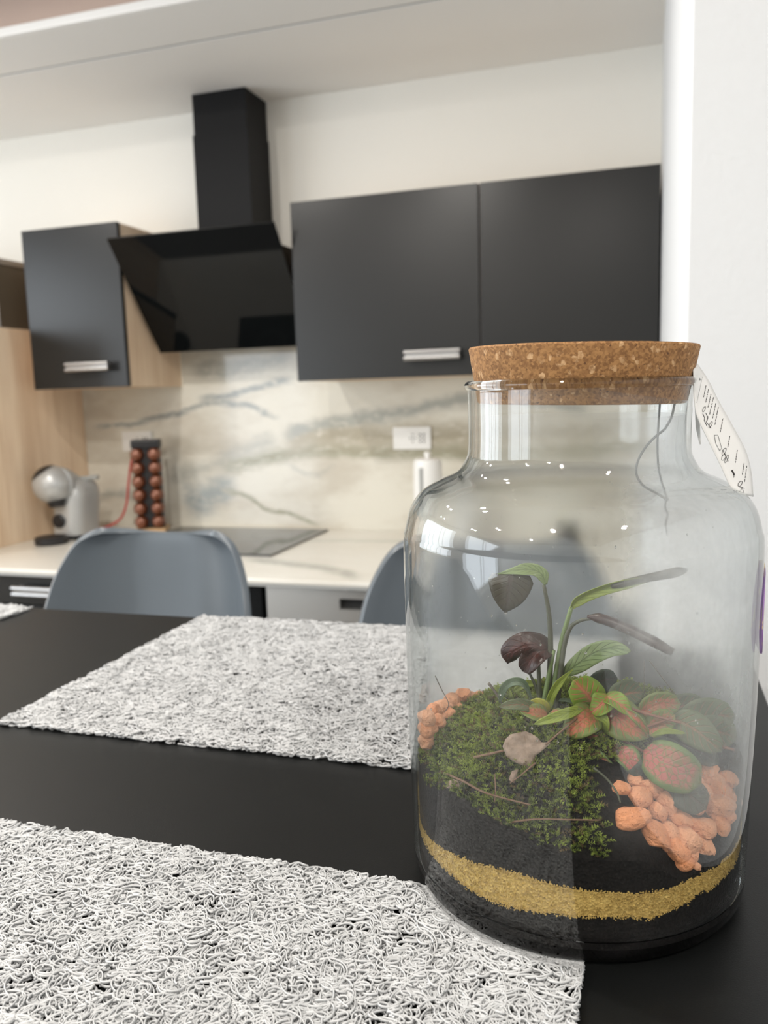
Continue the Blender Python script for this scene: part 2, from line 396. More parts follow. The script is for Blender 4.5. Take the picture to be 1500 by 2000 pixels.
for a in ((-0.952, rx0, zp0, zp1), (rx1, -0.36, zp0, zp1), (rx0, rx1, zp0, rz0), (rx0, rx1, rz1, zp1)): pan.box(a[0], a[1], 1.964, 1.984, a[2], a[3])
pan = pan.build('control_panel', M_steel, t, org=org)
MB().box(rx0, rx1, 1.9795, 1.984, rz0, rz1).build('handle_recess', M_dark, t, org=org)
mk = MB()
for k in range(9):
    x = -0.722+k*0.0105; mk.box(x, x+0.0085, 1.9634, 1.9640, CAMZ-0.4955, CAMZ-0.4905)
mk.build('marking', M_slot, t, org=org)
t, org = base('base_cabinet', -0.354, 0.031, 'anthracite base cabinet at the right end, behind the glass jar', 'cabinet', M_anth)
d = door(t, -0.352, 0.029, 1.966, 0.105, ZW-0.024, org)
h = handle(d, org, -0.16, ZW-0.08, 1.966); h.data.transform(Matrix.Translation(-Vector(org)))

# hob
hx0, hx1, hy0, hy1 = -1.645, -1.062, 2.235, 2.712
o = MB().box(-(hx1-hx0)/2, (hx1-hx0)/2, -(hy1-hy0)/2, (hy1-hy0)/2, 0, 0.006, 0.002).build('hob', M_hob, loc=((hx0+hx1)/2, (hy0+hy1)/2, ZW))
tag(o, 'black glass hob set flat on the cream worktop below the hood', 'hob')
for cx_, cy_, r in ((-0.14, 0.1, 0.085), (0.14, 0.1, 0.07), (-0.14, -0.1, 0.07), (0.14, -0.11, 0.09)):
    MB().lathe([(r, 0.0062), (r+0.0015, 0.0062)], 40, (cx_, cy_, 0)).build('zone_marking', M_slot, o)

# sockets on the backsplash
def socket(x0, x1, z0, z1, label, mods=2):
    org = ((x0+x1)/2, YB-0.008, (z0+z1)/2); t = thing('socket', org, label, 'power socket')
    MB().box(x0, x1, YB-0.017, YB-0.0085, z0, z1, 0.002).build('plate', M_plast, t, org=org)
    wd = (x1-x0); mid = (x0+x1)/2
    MB().box(mid-0.012, mid+0.020, YB-0.0185, YB-0.0165, z0+0.017, z1-0.017, 0.001).build('insert', M_plast, t, org=org)
    h = MB()
    for k in range(3):
        h.lathe([(0, 0), (0.0035, 0)], 10, (mid+0.030, YB-0.0175, (z0+z1)/2+(k-1)*0.012), M=Matrix.Rotation(PI/2, 4, 'X'))
        h.lathe([(0, 0), (0.0028, 0)], 10, (mid+0.004, YB-0.0187, (z0+z1)/2+(k-1)*0.012), M=Matrix.Rotation(PI/2, 4, 'X'))
        h.lathe([(0, 0), (0.0028, 0)], 10, (mid+0.004+(k-1)*0.009, YB-0.0187, (z0+z1)/2), M=Matrix.Rotation(PI/2, 4, 'X'))
        h.lathe([(0, 0), (0.0035, 0)], 10, (mid+0.043, YB-0.0175, (z0+z1)/2+(k-1)*0.012), M=Matrix.Rotation(PI/2, 4, 'X'))
    h.build('socket_hole', M_dark, t, org=org)
socket(-0.822, -0.690, CAMZ-0.189, CAMZ-0.113, 'white rectangular wall socket on the marble below the right cabinet')
socket(-1.892, -1.764, CAMZ-0.186, CAMZ-0.110, 'white wall socket behind the rack of brown coffee pods')

# coffee machine (ball-headed capsule machine)
CMX, CMY = -1.940, 2.49
org = (CMX, CMY, ZW); t = thing('coffee_machine', org, 'silver capsule coffee machine with round head, beside the oak cabinet', 'coffee machine')
mb = MB(); n = 32; rings = []     # body: rounded column, sliced in z, narrowing into a slanted top
for k in range(19):
    f = k/18; z = 0.012+f*0.190; wx = 0.060; wy = 0.076
    if f > 0.70: q = math.sqrt(max(0.0, 1-((f-0.70)/0.31)**2)); wx *= 0.5+0.5*q; wy *= 0.5+0.5*q
    rings.append([(CMX+0.012*f+wx*math.copysign(abs(math.cos(a))**0.6, math.cos(a)), CMY+0.01*f+wy*math.copysign(abs(math.sin(a))**0.6, math.sin(a)), ZW+z) for a in [2*PI*i/n for i in range(n)]])
vs = [p for r in rings for p in r]; fs = [(k*n+i, k*n+(i+1) % n, (k+1)*n+(i+1) % n, (k+1)*n+i) for k in range(18) for i in range(n)]+[tuple(18*n+i for i in range(n))]
mb.add(vs, fs).build('body', M_silver, t, smooth=True, org=org)
hd = Vector((-1.958, 2.405, ZW+0.196))
bm = bmesh.new(); bmesh.ops.create_uvsphere(bm, u_segments=28, v_segments=18, radius=0.066)
MB().bm(bm, Matrix.Translation(hd)).build('head', M_silver, t, smooth='all', org=org)
mb = MB(); mb.tube(spline([hd+Vector((0.012, 0.012, 0.0)), Vector((-1.945, 2.455, ZW+0.195)), Vector((-1.928, 2.505, ZW+0.182))], 6), [0.062, 0.061, 0.060, 0.058, 0.056, 0.054, 0.051, 0.048, 0.045, 0.041, 0.037, 0.033, 0.03], 20)
mb.build('neck', M_silver, t, smooth=True, org=org)
bm = bmesh.new(); bmesh.ops.create_uvsphere(bm, u_segments=24, v_segments=16, radius=0.0672)
bmesh.ops.delete(bm, geom=[v for v in bm.verts if v.co.z < 0.043], context='VERTS')
MB().bm(bm, Matrix.Translation(hd) @ Vector((-0.50, -0.25, 0.82)).to_track_quat('Z', 'Y').to_matrix().to_4x4()).build('face_cap', M_blackp, t, smooth='all', org=org)
MB().tube([hd+Vector((0.010, 0.0, -0.050)), hd+Vector((0.014, 0.0, -0.078))], [0.036, 0.024], 18).build('spout', M_blackp, t, smooth=True, org=org)
MB().tube(spline([Vector((-1.95, 2.50, ZW+0.204)), Vector((-1.90, 2.505, ZW+0.206)), Vector((-1.848, 2.51, ZW+0.211))], 4), 0.009, 10).build('lever', M_slot, t, smooth=True, org=org)
MB().lathe([(0, 0.008), (0.021, 0.008), (0.024, 0.005), (0.024, -0.01)], 28, (CMX-0.010, CMY-0.0765, ZW+0.066), M=Matrix.Rotation(PI/2, 4, 'X')).build('dial', M_blackp, t, smooth=True, org=org)
MB().lathe([(0, 0.001), (0.052, 0.001), (0.055, 0.004), (0.055, 0.022), (0.050, 0.026), (0, 0.024)], 32, (-1.928, 2.340, ZW)).build('drip_tray', M_blackp, t, smooth=True, org=org)
MB().box(CMX-0.055, CMX+0.060, CMY-0.08, CMY+0.07, ZW+0.001, ZW+0.014, 0.004).build('foot', M_blackp, t, org=org)

# red cable from the machine to the left socket
o = MB().tube(spline([(CMX+0.080, CMY+0.065, ZW+0.012), atY(192, 1034, 2.58), atY(216, 1026, 2.62), atY(236, 1012, 2.65), atY(247, 985, 2.68), atY(251, 945, 2.70), atY(256, 905, 2.715), atY(262, 880, 2.722)], 8), 0.0040, 8).build('power_cable', M_red, smooth=True)
tag(o, 'red cable curving from the coffee machine up to the wall socket', 'cable')

# pod rack
PX, PY = -1.715, 2.62
org = (PX, PY, ZW); t = thing('pod_rack', org, 'tall black pod rack on a small wooden foot, beside the coffee machine', 'pod rack')
MB().box(PX-0.056, PX+0.056, PY-0.055, PY+0.055, ZW+0.0005, ZW+0.016, 0.003).build('base', M_beech, t, org=org)
MB().box(PX-0.046, PX+0.046, PY-0.022, PY+0.03, ZW+0.016, ZW+0.325, 0.004).build('column', M_blackp, t, org=org)
MB().box(PX-0.050, PX+0.050, PY-0.034, PY+0.034, ZW+0.305, ZW+0.335, 0.004).build('cap', M_blackp, t, org=org)
RR = math.radians(24); t.rotation_euler.z = RR
podm = MB().lathe([(0.0, 0.0), (0.024, 0.0), (0.0245, 0.002), (0.0225, 0.006), (0.021, 0.018), (0.0165, 0.026), (0.007, 0.030), (0.0, 0.031)], 24, M=Matrix.Rotation(PI/2, 4, 'X')).build('coffee_pod', M_pod, smooth=True)
ords = ['topmost', 'second from the top', 'third from the top', 'fourth from the top', 'fifth from the top', 'lowest']
for c, cn in ((0, 'left'), (1, 'right')):
    for k in range(6):
        o = podm if (c == 0 and k == 0) else podm.copy()
        if o is not podm: COL.objects.link(o)
        dx = -0.0305+0.061*c; o.location = (PX+dx*math.cos(RR)+0.0232*math.sin(RR), PY+dx*math.sin(RR)-0.0232*math.cos(RR), ZW+0.282-0.0485*k); o.rotation_euler.z = RR
        tag(o, 'brown coffee pod in the %s column of the black rack, %s' % (cn, ords[k]), 'coffee pod', 'coffee pods in the black rack')

# white canister by the jar and small dark box
KX, KY = -0.668, 2.60
org = (KX, KY, ZW); t = thing('canister', org, 'tall white canister with a narrow grey slot below the right socket', 'canister')
MB().lathe([(0, 0.001), (0.047, 0.001), (0.049, 0.006), (0.047, 0.20), (0.046, 0.245), (0.042, 0.258), (0.030, 0.262), (0, 0.263)], 40, org).build('body', M_plast, t, smooth=True, org=org)
MB().lathe([(0, 0.263), (0.010, 0.263), (0.008, 0.270), (0.013, 0.274), (0.011, 0.281), (0, 0.283)], 20, org).build('knob', M_plast, t, smooth=True, org=org)
MB().box(KX-0.017, KX-0.005, KY-0.0500, KY-0.0440, ZW+0.10, ZW+0.235, 0.0015).build('slot', M_slot, t, org=org)
MB().box(KX+0.045, KX+0.075, KY-0.006, KY+0.006, ZW+0.19, ZW+0.202, 0.003).box(KX+0.064, KX+0.076, KY-0.006, KY+0.006, ZW+0.07, ZW+0.19, 0.003).box(KX+0.045, KX+0.075, KY-0.006, KY+0.006, ZW+0.06, ZW+0.072, 0.003).build('handle', M_plast, t, org=org)
o = MB().box(-0.034, 0.034, -0.03, 0.03, 0, 0.062, 0.004).build('small_box', M_anth, loc=(-0.232, 2.64, ZW))
tag(o, 'small dark grey box on the worktop, seen through the top of the jar', 'box')
MB().lathe([(0, 0), (0.006, 0), (0.006, 0.004), (0, 0.005)], 16, (0, -0.03, 0.03), M=Matrix.Rotation(PI/2, 4, 'X')).build('knob', M_blackp, o, smooth=True)

# ================================================================== CHAIRS
def make_chair(loc, rz, label):
    """moulded shell stool facing -y, origin on the floor under the seat"""
    t = thing('chair', loc, label, 'chair', 'blue-grey shell chairs at the table'); t.rotation_euler.z = rz
    zs = 0.70
    # centre line of the shell: (y, z, half width, forward wrap of the sides, side lift)
    st = [(-0.215, zs-0.035, 0.150, 0, .00), (-0.200, zs-0.008, 0.185, 0, .005), (-0.12, zs+0.002, 0.215, 0, .025), (0.0, zs-0.008, 0.225, 0, .045),
          (0.10, zs-0.004, 0.225, .02, .075), (0.165, zs+0.028, 0.224, .06, .07), (0.195, zs+0.085, 0.222, .085, .035), (0.210, zs+0.16, 0.220, .085, .0),
          (0.222, zs+0.26, 0.214, .075, 0), (0.232, zs+0.34, 0.200, .062, 0), (0.238, zs+0.39, 0.180, .050, 0), (0.241, zs+0.418, 0.160, .042, 0), (0.243, zs+0.432, 0.135, .036, 0), (0.2435, zs+0.437, 0.115, .032, 0)]
    ctr = spline([Vector((a[0], a[1], a[2])) for a in st], 4); aux = spline([Vector((a[3], a[4], 0)) for a in st], 4)
    nv = 25; vs = []
    for c, x in zip(ctr, aux):
        for j in range(nv):
            v = -1+2*j/(nv-1)
            vs.append((c.z*v, c.x-1.2*x.x*abs(v)**3.2, c.y+x.y*abs(v)**2.2+(0.007*v*v if c.y > zs+0.34 else 0.007*v*v*max(0, (c.y-zs-0.2)/0.14))))
    mb = MB(); m = len(ctr)
    mb.add(vs, [(i*nv+j, i*nv+j+1, (i+1)*nv+j+1, (i+1)*nv+j) for i in range(m-1) for j in range(nv-1)])
    s = mb.build('shell', M_chair, t, smooth='all')
    md = s.modifiers.new('thick', 'SOLIDIFY'); md.thickness = 0.012; md.offset = 0
    md = s.modifiers.new('round', 'BEVEL'); md.width = 0.004; md.segments = 2; md.limit_method = 'ANGLE'; md.angle_limit = 0.9
    MB().box(-0.15, 0.15, -0.16, 0.10, zs-0.022, zs-0.006, 0.006).build('seat_mount', M_blackp, t)
    for sx in (-1, 1):
        for sy in (-1, 1):
            MB().tube([(sx*0.12, -0.02+sy*0.11, zs-0.02), (sx*0.20, -0.02+sy*0.20, 0.0)], [0.017, 0.012], 12).build('leg', M_beech, t, smooth=True)
    MB().tube([(-0.18, -0.20, 0.24), (0.18, -0.20, 0.24)], 0.008, 8).build('footrest', M_blackp, t, smooth=True)
    return t
make_chair((-0.853, 1.11, 0.0), math.radians(0), 'blue-grey moulded shell chair at the left, in front of the hob')
make_chair((-0.236, 1.11, 0.0), math.radians(0), 'blue-grey moulded shell chair at the right, partly hidden behind the glass jar')

# ================================================================== TABLE
ZTB = CAMZ-0.24
tx0, tx1, ty0, ty1 = -1.45, 0.0905, -0.02, 0.803
org = (-0.68, 0.39, 0.0); t = thing('dining_table', org, 'high black satin dining table under the placemats and the jar', 'table')
MB().box(tx0, tx1, ty0, ty1, ZTB-0.028, ZTB, 0.0015).build('tabletop', M_table, t, org=org)
for x in (tx0+0.06, tx1-0.06):
    for y in (ty0+0.06, ty1-0.06): MB().box(x-0.03, x+0.03, y-0.03, y+0.03, 0.0, ZTB-0.028, 0.003).build('leg', M_blackp, t, org=org)
mb = MB()
for y in (ty0+0.06, ty1-0.06): mb.box(tx0+0.09, tx1-0.09, y-0.012, y+0.012, ZTB-0.09, ZTB-0.028)
for x in (tx0+0.06, tx1-0.06): mb.box(x-0.012, x+0.012, ty0+0.09, ty1-0.09, ZTB-0.09, ZTB-0.028)
mb.build('apron', M_blackp, t, org=org)

# ---- placemats of looped white vinyl strands
def m_vinyl():
    m, nt, b = mat('white_looped_vinyl'); c = coords(nt)
    L(nt, mixc(nt, noise_(nt, c, 60, 3), (0.41, 0.42, 0.425), (0.51, 0.52, 0.525)), b.inputs['Base Color'])
    b.inputs['Roughness'].default_value = 0.45; b.inputs['Subsurface Weight'].default_value = 0.0; return m
M_vinyl = m_vinyl()
def strands(rect, nstr, npts, seg, rad, rng, rmin, rmax, z0=0.0009, zr=0.0027):
    x0, x1, y0, y1 = rect
    S = np.stack([rng.uniform(x0, x1, nstr), rng.uniform(y0, y1, nstr)], 1)
    r = rng.uniform(rmin, rmax, nstr)[:, None]; asp = rng.uniform(0.35, 1.0, nstr)[:, None]; ori = rng.uniform(0, 2*PI, nstr)[:, None]
    th0 = rng.uniform(0, 2*PI, nstr)[:, None]; hd = rng.uniform(0, 2*PI, nstr)[:, None]
    k = np.arange(npts)[None, :]
    th = th0+np.where(rng.random((nstr, 1)) < .5, 1, -1)*k*seg/(r*(0.5+0.5*asp))
    drift = rng.uniform(0.10, 0.55, nstr)[:, None]*seg*k
    bend = hd+0.03*k*rng.uniform(-1, 1, nstr)[:, None]
    ex, ey = r*np.cos(th), r*asp*np.sin(th)
    x = S[:, :1]+drift*np.cos(bend)+ex*np.cos(ori)-ey*np.sin(ori)
    y = S[:, 1:]+drift*np.sin(bend)+ex*np.sin(ori)+ey*np.cos(ori)
    def refl(a, lo, hi):
        a = np.where(a < lo, 2*lo-a, a); a = np.where(a > hi, 2*hi-a, a); return np.clip(a, lo, hi)
    jit = rng.uniform(0, 0.0012, (nstr, 1))
    x = refl(x, x0+jit, x1-jit); y = refl(y, y0+jit, y1-jit)
    zc = rng.uniform(0, 1, nstr)[:, None]**0.8; ph = rng.uniform(0, 2*PI, nstr)[:, None]
    z = z0+zr*np.clip(zc+0.30*np.cos(th-ph)+0.08*np.sin(0.5*th), 0.0, 1.15)
    return np.stack([x, y, z], 2)
def strand_mesh(name, groups, origin, parent):
    V = []; F = []; off = 0
    for P, rad in groups:
        n, m, _ = P.shape
        T = np.gradient(P, axis=1); T /= np.linalg.norm(T, axis=2, keepdims=True)+1e-9
        A = np.cross(T, np.array([0, 0, 1.0])); A /= np.linalg.norm(A, axis=2, keepdims=True)+1e-9
        B = np.cross(A, T)
        ring = [P+(A*math.cos(a)+B*math.sin(a))*rad for a in (PI/2, PI/2+2*PI/3, PI/2+4*PI/3)]
        R = np.stack(ring, 2).reshape(-1, 3); V.append(R)
        s = (np.arange(n)[:, None]*m+np.arange(m-1)[None, :]).reshape(-1)*3+off
        for k in range(3):
            l = (k+1) % 3; F.append(np.stack([s+k, s+l, s+3+l, s+3+k], 1))
        off += R.shape[0]
    V = np.concatenate(V)-np.array(origin)[None, :]*0; F = np.concatenate(F).astype(np.int32)
    me = bpy.data.meshes.new(name); me.vertices.add(len(V)); me.vertices.foreach_set('co', V.astype(np.float32).ravel())
    me.loops.add(F.size); me.loops.foreach_set('vertex_index', F.ravel())
    me.polygons.add(len(F)); me.polygons.foreach_set('loop_start', (np.arange(len(F))*4).astype(np.int32))
    me.polygons.foreach_set('use_smooth', np.ones(len(F), bool))
    me.update(calc_edges=True); me.materials.append(M_vinyl)
    o = bpy.data.objects.new(name, me); link(o, parent); o['kind'] = 'stuff'; return o
rng = np.random.default_rng(3)
def placemat(x0, x1, y0, y1, label, zones):
    t = thing('placemat', ((x0+x1)/2, (y0+y1)/2, ZTB), label, 'placemat', 'looped white placemats')
    gs = []
    for (a, b_, c, d), dens, npts, seg, rad, rr in zones:
        area_ = (b_-a)*(d-c); n = int(dens*area_/(2*rad)/(npts*seg))
        P = strands((a-t.location.x, b_-t.location.x, c-t.location.y, d-t.location.y), n, npts, seg, rad, rng, *rr)
        # strands are pressed flat where the jar stands on them
        jr = np.hypot(P[..., 0]+t.location.x+0.033, P[..., 1]+t.location.y-0.406); k = np.clip((0.0850-jr)/0.006, 0, 1)
        P[..., 2] = P[..., 2]*(1-k)+k*(0.0007+(P[..., 2]-0.0009)*0.18)
        gs.append((P, rad))
    strand_mesh('loop_pile', gs, t.location, t); return t
placemat(-0.472, -0.0215, 0.052, 0.3665, 'nearest white looped placemat, under the front left edge of the jar',
         [((-0.472, -0.0215, 0.235, 0.3665), 4.0, 34, 0.00130, 0.00060, (0.0022, 0.0060)), ((-0.472, -0.0215, 0.052, 0.24), 3.2, 24, 0.0029, 0.0009, (0.0030, 0.0058))])
placemat(-0.468, -0.018, 0.488, 0.802, 'far white looped placemat at the back edge of the table, beside the jar',
         [((-0.468, -0.018, 0.488, 0.802), 3.4, 24, 0.0021, 0.00066, (0.0024, 0.0048))])
placemat(-1.14, -0.692, 0.488, 0.802, 'white looped placemat at the far left, only its corner in view',
         [((-0.86, -0.692, 0.68, 0.802), 3.6, 24, 0.0021, 0.00072, (0.0024, 0.005)), ((-1.14, -0.692, 0.488, 0.684), 3.0, 22, 0.0030, 0.00105, (0.0030, 0.0058)), ((-1.14, -0.855, 0.680, 0.802), 3.0, 22, 0.0030, 0.00105, (0.0030, 0.0058))])

# ================================================================== THE JAR
JX, JY = -0.033, 0.406
J = Matrix.Translation((JX, JY, ZTB+0.0014)) @ Matrix.Rotation(math.radians(0.45), 4, 'Y')
JI = J.inverted(); CL = JI @ CAM            # camera in jar space
def raJ(px, py): return (JI.to_3x3() @ ray(px, py)).normalized()
def jarobj(o): o.matrix_world = J; return o
R_T, R_B, R_N = 0.0830, 0.0806, 0.0512

def m_glass(name, tint=(0.965, 0.97, 0.967), edge=(0.55, 0.60, 0.60), f0=0.04):
    m = bpy.data.materials.new(name); m.use_nodes = True; nt = m.node_tree; nt.nodes.clear()
    out = nt.nodes.new('ShaderNodeOutputMaterial'); lw = nt.nodes.new('ShaderNodeLayerWeight'); lw.inputs['Blend'].default_value = 0.5
    fac = lw.outputs['Facing']
    fres = math_(nt, 'MULTIPLY_ADD', math_(nt, 'POWER', fac, 5.0), 1-f0, f0)
    tcol = mixc(nt, math_(nt, 'POWER', fac, 4.0), tint, edge)
    tr = nt.nodes.new('ShaderNodeBsdfTransparent'); L(nt, tcol, tr.inputs[0])
    gl_ = nt.nodes.new('ShaderNodeBsdfGlossy'); gl_.inputs['Roughness'].default_value = 0.0; gl_.inputs['Color'].default_value = (1, 1, 1, 1)
    mx = nt.nodes.new('ShaderNodeMixShader'); L(nt, fres, mx.inputs[0]); L(nt, tr.outputs[0], mx.inputs[1]); L(nt, gl_.outputs[0], mx.inputs[2])
    L(nt, mx.outputs[0], out.inputs[0]); return m
M_glass = m_glass('thin_jar_glass')
def m_solidglass():
    m, nt, b = mat('solid_glass'); b.inputs['Base Color'].default_value = (0.96, 0.98, 0.97, 1); b.inputs['Transmission Weight'].default_value = 1
    b.inputs['IOR'].default_value = 1.45; b.inputs['Roughness'].default_value = 0.0; return m
M_sglass = m_solidglass()
jar = bpy.data.objects.new('glass_jar', None); COL.objects.link(jar); jar.matrix_world = J
tag(jar, 'large wide-necked clear glass terrarium jar, fogged on its right side', 'jar')
bodyp = [(R_N+0.0002, 0.2385), (R_N, 0.234), (R_N, 0.212), (R_N+0.0015, 0.2055), (0.0570, 0.1995), (0.0655, 0.1955), (0.0735, 0.191), (0.0790, 0.184), (0.0818, 0.1745), (R_T, 0.163), (0.0825, 0.10), (R_B, 0.012)]
sm = [Vector((r, 0, z)) for r, z in bodyp]; sm = [(p.x, p.z) for p in spline(sm, 5)]
def inset(prof, d):
    out = []
    for i, (r, z) in enumerate(prof):
        a = Vector(prof[max(i-1, 0)]); c = Vector(prof[min(i+1, len(prof)-1)]); tg = (c-a).normalized()
        out.append((r-d*(-tg.y)*1.0, z-d*(tg.x)))
    return out
inner = inset(sm, 0.0022)
MB().lathe(sm+inner[::-1], 128, close=True).build('glass_wall', M_glass, jar, smooth=True)
lip = [(R_N+0.0000+0.0022*math.cos(a)-0.0006, 0.2406+0.0022*math.sin(a)) for a in [2*PI*k/14 for k in range(14)]]
MB().lathe(lip, 128, close=True).build('rim', M_sglass, jar, smooth='all')
basep = [(0, 0.0012), (0.070, 0.0008), (0.0745, 0.0), (0.0780, 0.0012), (0.0800, 0.0045), (R_B, 0.0095), (R_B, 0.0118), (0.0784, 0.0118), (0.0770, 0.0085), (0.072, 0.0078), (0, 0.0078)]
MB().lathe(basep, 128).build('base', M_sglass, jar, smooth=True)

# fog on the inside of the glass
def m_fog():
    m = bpy.data.materials.new('condensation'); m.use_nodes = True; nt = m.node_tree; nt.nodes.clear()
    out = nt.nodes.new('ShaderNodeOutputMaterial'); tc = nt.nodes.new('ShaderNodeTexCoord'); sp = nt.nodes.new('ShaderNodeSeparateXYZ')
    L(nt, tc.outputs['Object'], sp.inputs[0]); X, Y, Z = sp.outputs
    v = tc.outputs['Object']; n1 = noise_(nt, v, 28, 5, 0.6); n2 = noise_(nt, v, 160, 4, 0.6)
    mp = nt.nodes.new('ShaderNodeMapping'); mp.inputs['Scale'].default_value = (1, 1, 0.12); L(nt, v, mp.inputs[0]); n3 = noise_(nt, mp.outputs[0], 90, 3, 0.6)
    Xn = math_(nt, 'MULTIPLY_ADD', math_(nt, 'SUBTRACT', n1, 0.5), 0.05, X)
    right = sstep(nt, Xn, 0.005, 0.066)
    back = sstep(nt, math_(nt, 'MULTIPLY_ADD', math_(nt, 'SUBTRACT', n1, 0.5), 0.03, Y), 0.0, 0.03)
    low = sstep(nt, math_(nt, 'MULTIPLY_ADD', math_(nt, 'SUBTRACT', n1, 0.5), 0.03, Z), 0.112, 0.155)     # thinner towards the ground
    air = sstep(nt, Z, 0.042, 0.066)
    neck = sstep(nt, Z, 0.185, 0.205)
    rl = math_(nt, 'MULTIPLY', right, math_(nt, 'MULTIPLY_ADD', low, 0.62, 0.20))
    f = math_(nt, 'MULTIPLY_ADD', air, 0.02, math_(nt, 'MULTIPLY', rl, math_(nt, 'MULTIPLY_ADD', neck, -0.45, 1.0)))
    f = math_(nt, 'MAXIMUM', f, math_(nt, 'MULTIPLY', back, 0.11))
    f = math_(nt, 'MULTIPLY', f, air)
    f = math_(nt, 'MULTIPLY', f, math_(nt, 'MULTIPLY_ADD', n2, 0.5, 0.75))
    f = math_(nt, 'MULTIPLY', f, math_(nt, 'MULTIPLY_ADD', sstep(nt, n3, 0.66, 0.45), 0.10, 0.90))
    bl = math_(nt, 'MAXIMUM', math_(nt, 'MULTIPLY', rl, math_(nt, 'MULTIPLY_ADD', neck, -0.40, 0.42)), math_(nt, 'MULTIPLY', back, math_(nt, 'MULTIPLY_ADD', neck, -0.55, 0.80)))
    bl = math_(nt, 'MULTIPLY', bl, air)
    tr = nt.nodes.new('ShaderNodeBsdfTransparent'); df = nt.nodes.new('ShaderNodeBsdfDiffuse'); df.inputs[0].default_value = (0.80, 0.81, 0.82, 1)
    tl = nt.nodes.new('ShaderNodeBsdfTranslucent'); tl.inputs[0].default_value = (0.80, 0.81, 0.82, 1)
    rf = nt.nodes.new('ShaderNodeBsdfRefraction'); rf.inputs['IOR'].default_value = 1.06; rf.inputs['Roughness'].default_value = 0.45; rf.inputs['Color'].default_value = (0.93, 0.94, 0.94, 1)
    m0 = nt.nodes.new('ShaderNodeMixShader'); L(nt, bl, m0.inputs[0]); L(nt, tr.outputs[0], m0.inputs[1]); L(nt, rf.outputs[0], m0.inputs[2])
    m1 = nt.nodes.new('ShaderNodeMixShader'); m1.inputs[0].default_value = 0.55; L(nt, df.outputs[0], m1.inputs[1]); L(nt, tl.outputs[0], m1.inputs[2])
    m2 = nt.nodes.new('ShaderNodeMixShader'); L(nt, f, m2.inputs[0]); L(nt, m0.outputs[0], m2.inputs[1]); L(nt, m1.outputs[0], m2.inputs[2])
    L(nt, m2.outputs[0], out.inputs[0]); return m
M_fog = m_fog()
fogp = [p for p in inset(sm, 0.0025) if 0.014 < p[1] < 0.228]
tag(MB().lathe(fogp, 128).build('condensation', M_fog, jar, smooth='all'), 'whitish film of condensation, thickest on the right and back')
# droplets on the inside of the glass
def m_drop():
    m, nt, b = mat('water'); b.inputs['Base Color'].default_value = (1, 1, 1, 1); b.inputs['Transmission Weight'].default_value = 1; b.inputs['IOR'].default_value = 1.33; b.inputs['Roughness'].default_value = 0.0; return m
M_drop = m_drop()
mb = MB(); rr = random.Random(5)
def prof_r(z):
    best = min(inner, key=lambda p: abs(p[1]-z)); return best[0]
for i in range(620):
    while True:
        az = rr.uniform(-PI, PI); z = rr.uniform(0.09, 0.19)
        x, y = math.sin(az), -math.cos(az)
        pr_ = 0.25+0.6*max(0, x)+(0.25 if y > 0 else 0)
        if rr.random() < pr_: break
    s = 0.00016+0.00040*rr.random()**3; R = prof_r(z)-0.0004
    bm = bmesh.new(); bmesh.ops.create_icosphere(bm, subdivisions=1, radius=s)
    mb.bm(bm, Matrix.Translation((R*x, R*y, z)) @ Matrix.Rotation(az, 4, 'Z') @ Matrix.Diagonal((1, 0.5, 1.3, 1)))
mb.build('droplets', M_drop, jar, smooth='all')['kind'] = 'stuff'
# purple sticker on the right flank
def m_sticker():
    m, nt, b = mat('purple_sticker'); tc = nt.nodes.new('ShaderNodeTexCoord')
    n = noise_(nt, tc.outputs['Object'], 130, 2); k = sstep(nt, n, 0.60, 0.66)
    L(nt, mixc(nt, k, (0.27, 0.14, 0.36), (0.62, 0.50, 0.30)), b.inputs['Base Color']); b.inputs['Roughness'].default_value = 0.4; return m
mb = MB(); vs = []; fs = []; azc = math.radians(92); rs = 0.0215; zc_ = 0.137
for i in range(9):
    for j in range(32):
        rd = rs*i/8; a = 2*PI*j/32; az = azc+rd*math.cos(a)/0.0835; vs.append((0.08345*math.sin(az), -0.08345*math.cos(az), zc_+rd*math.sin(a)))
for i in range(8):
    for j in range(32): fs.append((i*32+j, i*32+(j+1) % 32, (i+1)*32+(j+1) % 32, (i+1)*32+j))
mb.add(vs, fs); s = mb.build('sticker', m_sticker(), jar, smooth='all'); tag(s, 'round purple sticker with gold print on the right side')
md = s.modifiers.new('t', 'SOLIDIFY'); md.thickness = 0.0003; md.offset = -1

